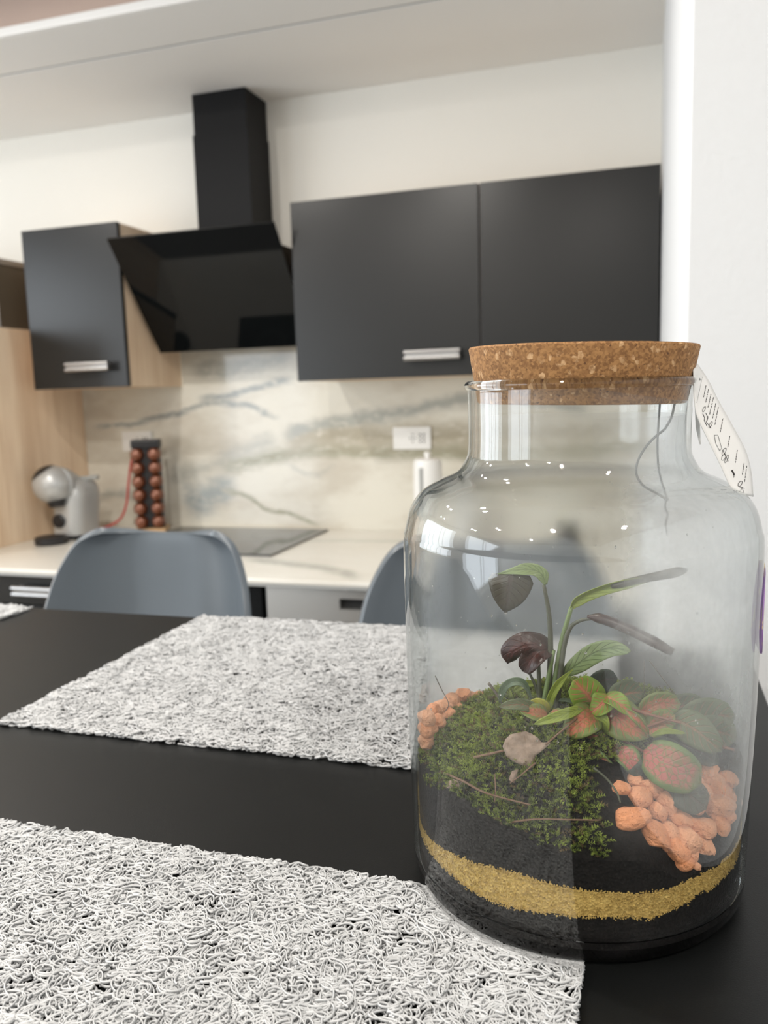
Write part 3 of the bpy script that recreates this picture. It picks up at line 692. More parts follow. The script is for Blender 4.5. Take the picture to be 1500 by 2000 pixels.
# cork lid
def m_cork():
    m, nt, b = mat('cork'); c = coords(nt); 
    vo = nt.nodes.new('ShaderNodeTexVoronoi'); vo.inputs['Scale'].default_value = 1000; L(nt, c, vo.inputs['Vector'])
    vo2 = nt.nodes.new('ShaderNodeTexVoronoi'); vo2.inputs['Scale'].default_value = 430; L(nt, c, vo2.inputs['Vector'])
    sp = nt.nodes.new('ShaderNodeSeparateColor'); L(nt, vo.outputs['Color'], sp.inputs[0]); sp2 = nt.nodes.new('ShaderNodeSeparateColor'); L(nt, vo2.outputs['Color'], sp2.inputs[0])
    n = noise_(nt, c, 300, 5, 0.65)
    k = math_(nt, 'ADD', math_(nt, 'MULTIPLY', sp.outputs[0], 0.45), math_(nt, 'MULTIPLY', n, 0.55))
    col = mixc(nt, sstep(nt, k, 0.2, 0.8), (0.18, 0.082, 0.025), (0.37, 0.19, 0.068))
    col = mixc(nt, math_(nt, 'MULTIPLY', sstep(nt, sp2.outputs[1], 0.86, 0.92), sstep(nt, n, 0.40, 0.65)), col, (0.58, 0.37, 0.19))
    col = mixc(nt, sstep(nt, noise_(nt, c, 650, 2), 0.66, 0.74), col, (0.09, 0.035, 0.012))
    L(nt, col, b.inputs['Base Color']); b.inputs['Roughness'].default_value = 0.8
    bump(nt, b, k, 0.0006, 0.7); return m
M_cork = m_cork()
LM = J @ Matrix.Translation((0.0012, 0, 0.2316)) @ Matrix.Rotation(math.radians(1.0), 4, 'Y')
lid = MB().lathe([(0, 0), (0.0470, 0), (0.0477, 0.0007), (0.0522, 0.0250), (0.0518, 0.0258), (0, 0.0260)], 128).build('cork_lid', M_cork, smooth=True)
lid.matrix_world = LM; tag(lid, 'thick tapered cork lid pushed into the neck of the glass jar', 'lid')

# ---- ground inside the jar
RI = 0.0776
def lerp_az(tab, az):
    d = math.degrees(az); d = (d+180) % 360-180
    ks = sorted(tab); ks2 = [(k, tab[k]) for k in ks]; ks2 = [(ks2[-1][0]-360, ks2[-1][1])]+ks2+[(ks2[0][0]+360, ks2[0][1])]
    for (a, va), (b_, vb) in zip(ks2, ks2[1:]):
        if a <= d <= b_: u = (d-a)/(b_-a); u = u*u*(3-2*u); return va+(vb-va)*u
def azof(x, y): return math.atan2(x, -y)
TOP = {-60: .053, -34: .060, -14: .053, 2: .048, 23: .046, 41: .034, 63: .042, 90: .064, 120: .070, 144: .070, 180: .064, -148: .060, -122: .061, -86: .056, -70: .054}
SB = {-90: .024, -50: .0216, -22: .0185, 9: .0215, 28: .0200, 51: .0245, 90: .027, 180: .022}
ST = {-90: .029, -60: .0262, -40: .0300, -14: .0350, 9: .0325, 27: .0307, 53: .0322, 90: .033, 180: .031}
def surf(x, y):
    s = min(1, math.hypot(x, y)/RI); az = azof(x, y); rim = lerp_az(TOP, az) if s > 1e-4 else 0.06
    c = 0.086-0.008*max(0, x)/RI
    h = c+(rim-c)*(s**1.9)
    return h+0.0022*noise.noise(Vector((x*70, y*70, 1.0)))*(1-0.5*s)
def sand_b(az): return lerp_az(SB, az)+0.0011*noise.noise(Vector((math.sin(az)*9, math.cos(az)*9, 3)))+0.0007*noise.noise(Vector((math.sin(az)*60, math.cos(az)*60, 7)))
def sand_t(az): return lerp_az(ST, az)+0.0009*noise.noise(Vector((math.sin(az)*9, math.cos(az)*9, 13)))+0.0006*noise.noise(Vector((math.sin(az)*60, math.cos(az)*60, 17)))
def disc_solid(name, fb, ft, m, nr=24, na=240, R=RI, org=(0, 0, 0)):
    mb = MB(); vs = []; fs = []
    for f in (ft, fb):
        for i in range(nr+1):
            r = R*i/nr
            for j in range(na):
                a = 2*PI*j/na; x, y = r*math.sin(a), -r*math.cos(a); vs.append((x, y, f(x, y, a)))
    half = (nr+1)*na
    for i in range(nr):
        for j in range(na):
            k = (j+1) % na
            fs.append((i*na+j, (i+1)*na+j, (i+1)*na+k, i*na+k)); fs.append((half+i*na+j, half+i*na+k, half+(i+1)*na+k, half+(i+1)*na+j))
    for j in range(na): k = (j+1) % na; fs.append((nr*na+j, half+nr*na+j, half+nr*na+k, nr*na+k))
    mb.add(vs, fs); return mb.build(name, m, smooth=True)
def m_soil(name, a, b_, scale, bd, rough=0.9):
    m, nt, b = mat(name); c = coords(nt)
    vo = nt.nodes.new('ShaderNodeTexVoronoi'); vo.inputs['Scale'].default_value = scale; L(nt, c, vo.inputs['Vector'])
    sp = nt.nodes.new('ShaderNodeSeparateColor'); L(nt, vo.outputs['Color'], sp.inputs[0]); n = noise_(nt, c, scale*0.4, 4)
    L(nt, mixc(nt, math_(nt, 'MULTIPLY', math_(nt, 'ADD', sp.outputs[0], n), 0.5), a, b_), b.inputs['Base Color'])
    b.inputs['Roughness'].default_value = rough; b.inputs['Specular IOR Level'].default_value = 0.15; bump(nt, b, math_(nt, 'ADD', vo.outputs['Distance'], n), bd, 0.8); return m
M_soil = m_soil('black_soil', (0.003, 0.003, 0.003), (0.014, 0.012, 0.011), 700, 0.0008)
M_sand = m_soil('ochre_sand', (0.24, 0.15, 0.035), (0.70, 0.50, 0.17), 900, 0.0006, 0.8)
smooth_mid = 0.027
o = jarobj(disc_solid('drainage_soil', lambda x, y, a: 0.0070, lambda x, y, a: smooth_mid+(sand_b(a)-smooth_mid)*(math.hypot(x, y)/RI)**3, M_soil))
tag(o, 'black soil layer at the bottom of the jar, below the sand', 'soil', kind='stuff')
o = jarobj(disc_solid('sand_layer', lambda x, y, a: smooth_mid+(sand_b(a)-smooth_mid)*(math.hypot(x, y)/RI)**3+0.00005, lambda x, y, a: smooth_mid+0.003+(sand_t(a)-smooth_mid-0.003)*(math.hypot(x, y)/RI)**3, M_sand, na=720))
tag(o, 'thin band of ochre sand between the black soil layers', 'sand', kind='stuff')
o = jarobj(disc_solid('potting_soil', lambda x, y, a: smooth_mid+0.00305+(sand_t(a)-smooth_mid-0.003)*(math.hypot(x, y)/RI)**3, lambda x, y, a: surf(x, y), M_soil, na=200))
tag(o, 'black soil heaped above the sand band and under the moss', 'soil', kind='stuff')
# loose grains along the sand band against the glass
mb = MB(); rr = random.Random(11)
for i in range(4200):
    az = rr.uniform(-1.7, 1.7); lo, hi = sand_b(az), sand_t(az); z = (rr.choice((lo, hi))+rr.gauss(0, 0.0006)) if rr.random() < 0.5 else rr.uniform(lo, hi)
    R = RI+0.0001; s = rr.uniform(0.00028, 0.00058); c = Vector((R*math.sin(az), -R*math.cos(az), z))
    d = [Vector((s, 0, 0)), Vector((-s, 0, 0)), Vector((0, s, 0)), Vector((0, -s, 0)), Vector((0, 0, s)), Vector((0, 0, -s))]
    Rm = Matrix.Rotation(rr.uniform(0, 6), 3, 'Z') @ Matrix.Rotation(rr.uniform(0, 6), 3, 'X')
    mb.add([c+Rm @ q for q in d], [(0, 2, 4), (2, 1, 4), (1, 3, 4), (3, 0, 4), (2, 0, 5), (1, 2, 5), (3, 1, 5), (0, 3, 5)])
o = jarobj(mb.build('sand_grains', M_sand)); tag(o, 'loose ochre sand grains along the edges of the sand band', 'sand', kind='stuff')

# where a picture ray meets the ground (jar space)
def ground(px, py, lift=0.0, rmax=0.0735):
    d = raJ(px, py); a = d.x*d.x+d.y*d.y; b_ = 2*(CL.x*d.x+CL.y*d.y); c = CL.x**2+CL.y**2-rmax**2
    D = b_*b_-4*a*c
    if D < 0: t0 = -b_/(2*a); return CL+d*t0
    t0 = (-b_-math.sqrt(D))/2/a; t1 = (-b_+math.sqrt(D))/2/a
    t = t0
    while t < t1:
        p = CL+d*t
        if p.z < surf(p.x, p.y): break
        t += 0.0008
    return CL+d*max(t0, min(t, t1)-lift)
def atdep(px, py, yl):
    """point of the picture ray at jar-space depth yl (0 = jar axis, negative = nearer)"""
    d = raJ(px, py); return CL+d*((yl-CL.y)/d.y)

# ---- moss
def m_moss():
    m, nt, b = mat('moss'); at = nt.nodes.new('ShaderNodeAttribute'); at.attribute_name = 'tint'
    c = coords(nt); n = noise_(nt, c, 45, 3)
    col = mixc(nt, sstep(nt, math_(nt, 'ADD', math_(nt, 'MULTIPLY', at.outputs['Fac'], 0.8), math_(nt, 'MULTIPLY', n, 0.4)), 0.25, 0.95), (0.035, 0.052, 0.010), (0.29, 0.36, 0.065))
    col = mixc(nt, sstep(nt, at.outputs['Fac'], 0.93, 0.96), col, (0.16, 0.11, 0.05))
    L(nt, col, b.inputs['Base Color']); b.inputs['Roughness'].default_value = 0.6; b.inputs['Specular IOR Level'].default_value = 0.3
    tl = nt.nodes.new('ShaderNodeBsdfTranslucent'); L(nt, col, tl.inputs[0]); mx = nt.nodes.new('ShaderNodeMixShader'); mx.inputs[0].default_value = 0.25
    out = [n_ for n_ in nt.nodes if n_.type == 'OUTPUT_MATERIAL'][0]; L(nt, b.outputs[0], mx.inputs[1]); L(nt, tl.outputs[0], mx.inputs[2]); L(nt, mx.outputs[0], out.inputs[0]); return m
rr = random.Random(21); mv = []; mf = []; mt = []
def moss_ok(x, y):
    az = math.degrees(azof(x, y)); s = math.hypot(x, y)/RI
    if 14 < az < 100 and s > 0.52: return False
    if -72 < az < -60 and s > 0.93: return False
    if (az < -84 or az > 178) and s > 0.90: return False
    if s > 0.93 and not (-75 < az < 30): return rr.random() < 0.5
    return True
cnt = 0
while cnt < 7400:
    r = RI*0.985*math.sqrt(rr.random()); a = rr.uniform(-PI, PI); x, y = r*math.sin(a), -r*math.cos(a)
    if not moss_ok(x, y) or (y > 0.045 and rr.random() < 0.6): continue
    cnt += 1
    clump = noise.noise(Vector((x*110, y*110, 5)))
    base = Vector((x, y, surf(x, y)-0.001)); e = 0.004
    nx = (surf(x-e, y)-surf(x+e, y))/(2*e); ny = (surf(x, y-e)-surf(x, y+e))/(2*e)
    nrm_ = Vector((nx, ny, 1)).normalized()
    dr = (nrm_*0.6+Vector((rr.uniform(-1, 1), rr.uniform(-1, 1), rr.uniform(-0.35, 0.6)))*0.85).normalized()
    ln = rr.uniform(0.0030, 0.0074)*(1.0+0.5*clump); sd = dr.cross(Vector((rr.random()-.5, rr.random()-.5, rr.random()-.5))).normalized(); up = sd.cross(dr)
    tt = min(1, max(0, 0.45+0.8*clump*0.6+rr.uniform(-0.3, 0.3)))
    if rr.random() < 0.10: tt = 1.0
    elif tt > 0.92: tt = 0.92
    droop = Vector((0, 0, -1))*ln*0.25; pts = [base+dr*ln*q+droop*q*q for q in (0, .25, .5, .75, 1.0)]
    for p in pts:
        q = math.hypot(p.x, p.y)
        if q > RI+0.0001: p.x *= RI/q; p.y *= RI/q
    n0 = len(mv); wd = 0.00016
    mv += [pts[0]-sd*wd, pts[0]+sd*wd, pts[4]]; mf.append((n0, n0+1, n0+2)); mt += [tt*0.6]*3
    for k in range(1, 5):
        p = pts[k]; q = pts[k-1]
        for sgn in (-1, 1):
            for ax in (sd, up) if k > 1 else (sd,):
                n0 = len(mv); l2 = rr.uniform(0.0011, 0.0020)*(1.15-0.12*k); tip = p+(ax*sgn*0.8+dr*0.6)*l2
                rt = math.hypot(tip.x, tip.y)
                if rt > RI+0.0003: tip.x *= RI/rt; tip.y *= RI/rt
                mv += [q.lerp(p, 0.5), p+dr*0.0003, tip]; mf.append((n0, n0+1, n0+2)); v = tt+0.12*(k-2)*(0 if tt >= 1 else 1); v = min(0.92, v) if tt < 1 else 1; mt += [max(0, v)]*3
mb = MB(); mb.v = mv; mb.f = mf
M_moss = m_moss(); o = mb.build('moss', M_moss)
at = o.data.attributes.new('tint', 'FLOAT', 'POINT'); at.data.foreach_set('value', mt)
jarobj(o); tag(o, 'green moss cushion covering the soil mound inside the jar', 'moss', kind='stuff')

# ---- orange pebbles
def m_pebble():
    m, nt, b = mat('orange_stone'); oi = nt.nodes.new('ShaderNodeObjectInfo'); c = coords(nt); n = noise_(nt, c, 2.2, 5, 0.65); n2 = noise_(nt, c, 9, 3)
    k = math_(nt, 'ADD', math_(nt, 'MULTIPLY', oi.outputs['Random'], 0.6), math_(nt, 'MULTIPLY', n, 0.4))
    col = mixc(nt, k, (0.84, 0.30, 0.11), (0.88, 0.50, 0.32)); col = mixc(nt, sstep(nt, n2, 0.60, 0.72), col, (0.40, 0.13, 0.05))
    L(nt, col, b.inputs['Base Color']); b.inputs['Roughness'].default_value = 0.5; bump(nt, b, n, 0.15, 0.5)
    return m
M_peb = m_pebble(); pmesh = []
for k in range(7):
    bm = bmesh.new(); bmesh.ops.create_icosphere(bm, subdivisions=3, radius=1); r3 = random.Random(100+k)
    planes = [(Vector((r3.gauss(0, 1), r3.gauss(0, 1), r3.gauss(0, 1))).normalized(), r3.uniform(0.62, 0.86)) for _ in range(9)]
    for v in bm.verts:
        for pn, pd in planes:
            q = v.co.dot(pn)
            if q > pd: v.co -= pn*(q-pd)*0.85
        v.co *= 1+0.06*noise.noise(v.co*2.5+Vector((k*9, 0, 0)))
    me = bpy.data.meshes.new('pebble'); bm.to_mesh(me); bm.free(); me.materials.append(M_peb); me.polygons.foreach_set('use_smooth', [True]*len(me.polygons)); me.set_sharp_from_angle(angle=math.radians(24)); pmesh.append(me)
npb = 0
def pebble(p, w_, h_, label, group, rot=None, d_=None):
    """p in jar space, w_, h_ full size in metres"""
    global npb
    o = bpy.data.objects.new('pebble', pmesh[npb % 7]); npb += 1; COL.objects.link(o)
    r4 = random.Random(npb*13)
    # the long axis lies across the view, turned by rot in the picture plane
    vx = (JI.to_3x3() @ RGT); vz = (JI.to_3x3() @ UPV); vy = vz.cross(vx)
    F = Matrix((vx, vy, vz)).transposed()
    Rm = F @ Matrix.Rotation(-(rot if rot is not None else r4.uniform(-0.6, 0.6)), 3, 'Y')
    S = Matrix.Diagonal((w_/2*1.06, (d_ or (w_+h_)/2)/2, h_/2*1.06))
    q = math.hypot(p.x, p.y); lim = RI-max(w_, h_)*0.45
    if q > lim: p = Vector((p.x*lim/q, p.y*lim/q, p.z))
    o.matrix_world = J @ (Matrix.Translation(p) @ (Rm @ S).to_4x4())
    tag(o, label, 'pebble', group); return o
def psz(p, n): return n*(p-CL).length/FPX
FG = 'orange pebbles heaped at the right front of the jar'
heap = [(1232, 1598, 68, 38, 0.2), (1282, 1586, 36, 42, 0.3), (1247, 1558, 50, 38, 0.2), (1271, 1538, 50, 40, -.1), (1304, 1573, 38, 50, .2), (1329, 1600, 46, 36, 0), (1277, 1630, 64, 46, -.5), (1306, 1627, 44, 38, -.3),
 (1337, 1640, 56, 52, .1), (1322, 1660, 44, 50, .4), (1359, 1609, 40, 28, -.2), (1378, 1620, 46, 38, .1), (1378, 1655, 46, 54, .2), (1353, 1690, 34, 40, .4), (1334, 1682, 38, 34, -.2), (1402, 1573, 60, 46, .3),
 (1408, 1546, 60, 30, -.5), (1378, 1505, 46, 42, -.3), (1397, 1529, 44, 32, -.4), (1433, 1562, 32, 30, 0), (1416, 1595, 38, 38, .2), (1405, 1615, 36, 38, .3), (1350, 1572, 50, 44, .5), (1312, 1598, 38, 32, .2),
 (1238, 1526, 44, 42, .9), (1372, 1552, 50, 40, -.2), (1300, 1545, 40, 34, .1), (1420, 1525, 38, 34, .1), (1355, 1528, 40, 36, .2), (1395, 1590, 40, 34, -.3), (1330, 1560, 40, 34, .2), (1345, 1665, 40, 36, 0.3), (1300, 1650, 40, 30, -.6), (1212, 1540, 36, 30, .4)]
special = {0: 'pointed yellowish-orange pebble, leftmost at the foot of the pebble heap', 1: 'small bright orange pebble beside the pointed one', 13: 'speckled orange pebble at the very bottom of the heap, against the glass', 24: 'brownish-orange pebble at the upper left of the heap, under the fittonia leaves'}
ORD = ['leftmost', 'second', 'third', 'fourth', 'fifth', 'sixth', 'seventh', 'eighth', 'ninth', 'tenth', 'eleventh', 'twelfth', 'thirteenth', 'fourteenth', 'fifteenth', 'sixteenth', 'seventeenth', 'eighteenth']
ROWS = ((1650, 'lowest tier'), (1618, 'second tier up'), (1588, 'third tier up'), (1562, 'fourth tier up'), (1535, 'fifth tier up'), (0, 'topmost tier'))
def row_of(py):
    for y0, nm in ROWS:
        if py >= y0: return nm
for i, (px, py, w_, h_, ro) in enumerate(heap):
    p = ground(px, py, 0.003 if i < 22 else 0.0, 0.0735)
    k = sorted(q[0] for q in heap if row_of(q[1]) == row_of(py)).index(px)
    lb = 'orange pebble in the front heap, %s in the %s' % ('leftmost' if k == 0 else ORD[k]+' from the left', row_of(py))
    pebble(p, psz(p, w_), psz(p, h_), special.get(i, lb), FG, ro)
# row of pebbles along the back left glass
back_row = [(815, 1425, 34, 34), (828, 1402, 38, 36), (847, 1388, 30, 28), (862, 1378, 38, 30), (884, 1370, 34, 34), (902, 1358, 36, 30), (920, 1366, 30, 30), (938, 1362, 32, 24), (956, 1372, 28, 26), (992, 1366, 30, 26), (1012, 1370, 30, 24), (1030, 1376, 28, 24), (811, 1450, 28, 34)]
low_row = [(822, 1444, 30, 30), (838, 1424, 34, 28), (856, 1408, 30, 26), (876, 1394, 34, 28), (896, 1386, 30, 26), (916, 1384, 30, 26), (936, 1382, 30, 24), (1050, 1380, 26, 24)]
for rw, rad_, txt in ((back_row, 0.0715, 'upper row'), (low_row, 0.0675, 'lower row')):
    for i, (px, py, w_, h_) in enumerate(sorted(rw)):
        d = raJ(px, py); a = d.x**2+d.y**2; b_ = 2*(CL.x*d.x+CL.y*d.y); c = CL.x**2+CL.y**2-rad_**2; D = max(0, b_*b_-4*a*c); p = CL+d*((-b_+math.sqrt(D))/2/a)
        pebble(p, psz(p, w_), psz(p, h_), 'orange pebble behind the moss, %s in the %s' % ('leftmost' if i == 0 else ORD[i]+' from the left', txt), 'orange pebbles behind the moss', random.Random(px).uniform(-0.8, 0.8))
d = raJ(826, 1525); p = CL+d*((-(CL.x*d.x+CL.y*d.y)/(d.x**2+d.y**2))-0.006); pebble(p, psz(p, 30), psz(p, 38), 'single orange pebble alone against the left side of the glass', None, 0.1)

# ---- leaves
def m_leaf(name, green, dark, pink, pw, vein, back=None, rough=0.45):
    """pw: how far the pink field spreads towards the margin (0..1); vein: strength of pink veins"""
    m, nt, b = mat(name); uv = nt.nodes.new('ShaderNodeUVMap'); sp = nt.nodes.new('ShaderNodeSeparateXYZ'); L(nt, uv.outputs[0], sp.inputs[0])
    U = sp.outputs[0]; V = math_(nt, 'ABSOLUTE', math_(nt, 'MULTIPLY_ADD', sp.outputs[1], 2.0, -1.0)); c = coords(nt); n = noise_(nt, c, 350, 4, 0.6); n2 = noise_(nt, c, 60, 3)
    col = mixc(nt, n, green, dark)
    vw = math_(nt, 'ADD', V, math_(nt, 'MULTIPLY_ADD', n, 0.5, -0.25)); edge = math_(nt, 'MINIMUM', math_(nt, 'MULTIPLY', math_(nt, 'SUBTRACT', 1.0, U), 3.0), 1.0)
    field = math_(nt, 'MULTIPLY', sstep(nt, vw, pw+0.10, pw-0.10), sstep(nt, edge, 0.15, 0.6))
    field = math_(nt, 'MULTIPLY', field, sstep(nt, n2, 0.25, 0.5))
    vo = nt.nodes.new('ShaderNodeTexVoronoi'); vo.feature = 'DISTANCE_TO_EDGE'; vo.inputs['Scale'].default_value = 330; L(nt, c, vo.inputs['Vector'])
    field = math_(nt, 'MULTIPLY', field, math_(nt, 'MULTIPLY_ADD', sstep(nt, vo.outputs['Distance'], 0.02, 0.12), 0.65, 0.35))
    ph = math_(nt, 'SUBTRACT', math_(nt, 'MULTIPLY', U, 46.0), math_(nt, 'MULTIPLY', V, 13.0))
    side = math_(nt, 'MULTIPLY', sstep(nt, math_(nt, 'SINE', ph), 0.70, 0.95), sstep(nt, V, 0.95, 0.6))
    mid = sstep(nt, V, 0.11, 0.04); ve = math_(nt, 'MULTIPLY', math_(nt, 'MAXIMUM', side, mid), vein)
    k = math_(nt, 'MAXIMUM', math_(nt, 'MULTIPLY', field, 0.9), ve); col = mixc(nt, k, col, pink)
    L(nt, col, b.inputs['Base Color']); b.inputs['Roughness'].default_value = rough
    bump(nt, b, math_(nt, 'SUBTRACT', n, math_(nt, 'MULTIPLY', math_(nt, 'MAXIMUM', side, mid), 0.8)), 0.0004, 0.8)
    tl = nt.nodes.new('ShaderNodeBsdfTranslucent'); L(nt, col, tl.inputs[0]); mx = nt.nodes.new('ShaderNodeMixShader'); mx.inputs[0].default_value = 0.22
    out = [n_ for n_ in nt.nodes if n_.type == 'OUTPUT_MATERIAL'][0]; L(nt, b.outputs[0], mx.inputs[1]); L(nt, tl.outputs[0], mx.inputs[2]); L(nt, mx.outputs[0], out.inputs[0]); return m
PK = (0.46, 0.11, 0.10)
LF = dict(
 lime=m_leaf('lime_leaf_pink_veins', (0.26, 0.36, 0.035), (0.15, 0.25, 0.03), (0.60, 0.16, 0.10), 0.18, 0.85),
 pink=m_leaf('pink_leaf_green_margin', (0.13, 0.20, 0.05), (0.09, 0.15, 0.04), PK, 0.72, 0.25),
 mixed=m_leaf('mottled_pink_green_leaf', (0.22, 0.27, 0.06), (0.12, 0.17, 0.04), (0.56, 0.15, 0.09), 0.48, 0.6),
 olive=m_leaf('olive_leaf', (0.14, 0.17, 0.07), (0.07, 0.10, 0.045), (0.34, 0.14, 0.08), 0.05, 0.45),
 dark=m_leaf('dark_green_leaf_back', (0.050, 0.070, 0.045), (0.035, 0.05, 0.035), (0.09, 0.05, 0.045), 0.05, 0.4),
 maroon=m_leaf('maroon_leaf', (0.060, 0.022, 0.018), (0.025, 0.012, 0.010), (0.10, 0.03, 0.025), 0.3, 0.3, rough=0.3),
 duskolive=m_leaf('dusky_olive_leaf', (0.060, 0.055, 0.030), (0.030, 0.026, 0.018), (0.04, 0.02, 0.015), 0.1, 0.5, rough=0.35),
 pale=m_leaf('pale_green_leaf', (0.28, 0.36, 0.15), (0.20, 0.28, 0.12), (0.10, 0.15, 0.06), 0.0, 0.5),
 grass=m_leaf('yellow_green_leaf', (0.34, 0.40, 0.05), (0.20, 0.28, 0.04), (0.15, 0.22, 0.04), 0.0, 0.3),
 yellow=m_leaf('yellow_leaf', (0.52, 0.50, 0.05), (0.30, 0.32, 0.04), (0.50, 0.20, 0.06), 0.2, 0.4),
 greygreen=m_leaf('grey_green_leaf', (0.15, 0.21, 0.12), (0.10, 0.15, 0.085), (0.08, 0.12, 0.06), 0.0, 0.5))
def inward(p, lim=0.0755):
    q = math.hypot(p.x, p.y)
    if q > lim: p.x *= lim/q; p.y *= lim/q
    return p
def leaf(parent, pts, wpx, kind, tilt=0.0, fold=0.18, shape='ovate', wave=0.05, label=None, name='leaf', thick=0.00025):
    """pts: jar-space points along the midrib; wpx: width in picture pixels (face on); tilt: turn about the midrib"""
    C = spline(pts, 5 if len(pts) > 2 else 12); m = len(C); nv = 9; vs = []; uv = []; wm = psz(C[m//2], wpx)/2
    ax = (C[-1]-C[0]).normalized()
    for i, c in enumerate(C):
        u = i/(m-1); tg = (C[min(i+1, m-1)]-C[max(i-1, 0)]).normalized(); v0 = (c-CL).normalized()
        sd = tg.cross(v0)
        if sd.length < 0.15: sd = ax.cross(v0)
        sd.normalize(); nn = sd.cross(tg).normalized()
        if nn.dot(v0) > 0: nn = -nn
        s2 = sd*math.cos(tilt)+nn*math.sin(tilt); n2 = nn*math.cos(tilt)-sd*math.sin(tilt)
        if shape == 'ovate': ww = (max(0, math.sin(PI*min(1, u**0.78)))**0.62)
        elif shape == 'round': ww = math.sqrt(max(0, 1-(2*u-1)**2))**0.8
        elif shape == 'hang': ww = (max(0, 1-u**2.0))**0.75*min(1, 0.80+u)
        elif shape == 'blade': ww = (max(0, math.sin(PI*u**0.9))**0.5)
        elif shape == 'strap': ww = min(1, 4*u+0.25)*min(1, (1-u)*3.0+0.02)
        else: ww = 1
        ww = max(ww, 0.03)
        for j in range(nv):
            v = -1+2*j/(nv-1)
            p = c+s2*(v*wm*ww)+n2*(fold*wm*(abs(v)**1.3)*ww*1.0+wave*wm*math.sin(u*9+v*2.5)*abs(v))
            vs.append(inward(p)); uv.append((u, v*0.5+0.5))
    mb = MB(); mb.add(vs, [(i*nv+j, i*nv+j+1, (i+1)*nv+j+1, (i+1)*nv+j) for i in range(m-1) for j in range(nv-1)]); mb.uv = uv
    o = mb.build(name, LF[kind], parent, smooth='all')
    md = o.modifiers.new('t', 'SOLIDIFY'); md.thickness = thick; md.offset = 0
    if label: o['label'] = label
    return o
def plant(name, label, cat):
    o = bpy.data.objects.new(name, None); COL.objects.link(o); o.matrix_world = J; return tag(o, label, cat)
def stem(parent, pts, r0, r1, m, name='stem', label=None):
    C = [inward(p) for p in spline(pts, 6)]; n = len(C)
    o = MB().tube(C, [r0+(r1-r0)*i/(n-1) for i in range(n)], 8).build(name, m, parent, smooth='all')
    if label: o['label'] = label
    return o
M_stemg = simple('green_stem', (0.14, 0.20, 0.07), 0.45, var=0.2, vscale=80); M_stemd = simple('dark_stem', (0.055, 0.060, 0.035), 0.5, var=0.2, vscale=80)
M_stemr = simple('reddish_stem', (0.22, 0.09, 0.05), 0.5, var=0.2, vscale=80); M_twig = simple('brown_twig', (0.15, 0.085, 0.05), 0.7, var=0.3, vscale=300)
M_needle = simple('grey_needle', (0.13, 0.11, 0.09), 0.7, var=0.2, vscale=300)
A = atdep
# the tall plant with drooping leaves
tp = plant('leafy_plant', 'tall leggy plant with drooping dark leaves rising from the moss', 'plant')
D0 = -0.012
stem(tp, [A(1068, 1392, D0), A(1074, 1310, D0), A(1075, 1240, D0), A(1071, 1190, D0), A(1062, 1142, D0)], 0.0016, 0.0009, M_stemd)
leaf(tp, [A(1066, 1142, D0), A(1058, 1122, D0-0.001), A(1040, 1113, D0-0.002), A(1012, 1114, D0-0.004), A(972, 1121, D0-0.005)], 24, 'pale', tilt=0.3, shape='strap', fold=0.3, label='pale green folded base of the drooping leaf')
leaf(tp, [A(998, 1121, D0-0.004), A(996, 1145, D0-0.006), A(991, 1172, D0-0.006), A(987, 1196, D0-0.005)], 90, 'duskolive', shape='hang', fold=-0.12, label='dusky olive hanging blade with a water drop at its tip')
bm = bmesh.new(); bmesh.ops.create_uvsphere(bm, u_segments=12, v_segments=8, radius=0.0009); MB().bm(bm, Matrix.Translation(A(988, 1194, D0-0.0055)) @ Matrix.Diagonal((1, 1, 1.7, 1))).build('water_drop', M_drop, tp, smooth='all')
stem(tp, [A(1076, 1390, D0), A(1086, 1320, D0), A(1098, 1250, D0), A(1116, 1186, D0)], 0.0017, 0.0010, M_stemg)
leaf(tp, [A(1114, 1190, D0), A(1128, 1172, D0), A(1160, 1156, D0-0.002), A(1205, 1142, D0-0.006), A(1260, 1130, D0-0.010), A(1344, 1112, D0-0.016)], 21, 'grass', tilt=0.5, shape='strap', fold=0.7, wave=0.0, label='rolled green leaf reaching to the right, browning at its end')
MB().tube(spline([A(1195, 1145, D0-0.0058), A(1240, 1134, D0-0.0088), A(1290, 1124, D0-0.0128), A(1342, 1113, D0-0.0165)], 6), [0.0011, 0.0014, 0.0016, 0.0017, 0.0018, 0.0018, 0.0018, 0.0018, 0.0018, 0.0019, 0.0019, 0.0020, 0.0020, 0.0021, 0.0022, 0.0023, 0.0022, 0.0016, 0.0007], 10).build('rolled_tip', LF['duskolive'], tp, smooth='all')
stem(tp, [A(1086, 1390, D0-0.003), A(1094, 1320, D0-0.003), A(1102, 1262, D0-0.003), A(1114, 1226, D0-0.004), A(1134, 1212, D0-0.006), A(1158, 1208, D0-0.008)], 0.0015, 0.0007, M_stemd)
C = spline([A(1148, 1204, D0-0.008), A(1180, 1210, D0-0.011), A(1225, 1228, D0-0.014), A(1270, 1250, D0-0.017), A(1314, 1274, D0-0.020)], 6)
MB().tube([inward(p) for p in C], [0.0008+0.0016*min(1, i/4)-0.0009*max(0, (i-len(C)+5)/5) for i in range(len(C))], 10).build('rolled_leaf', LF['maroon'], tp, smooth='all')['label'] = 'dark brown rolled leaf slanting down to the right'
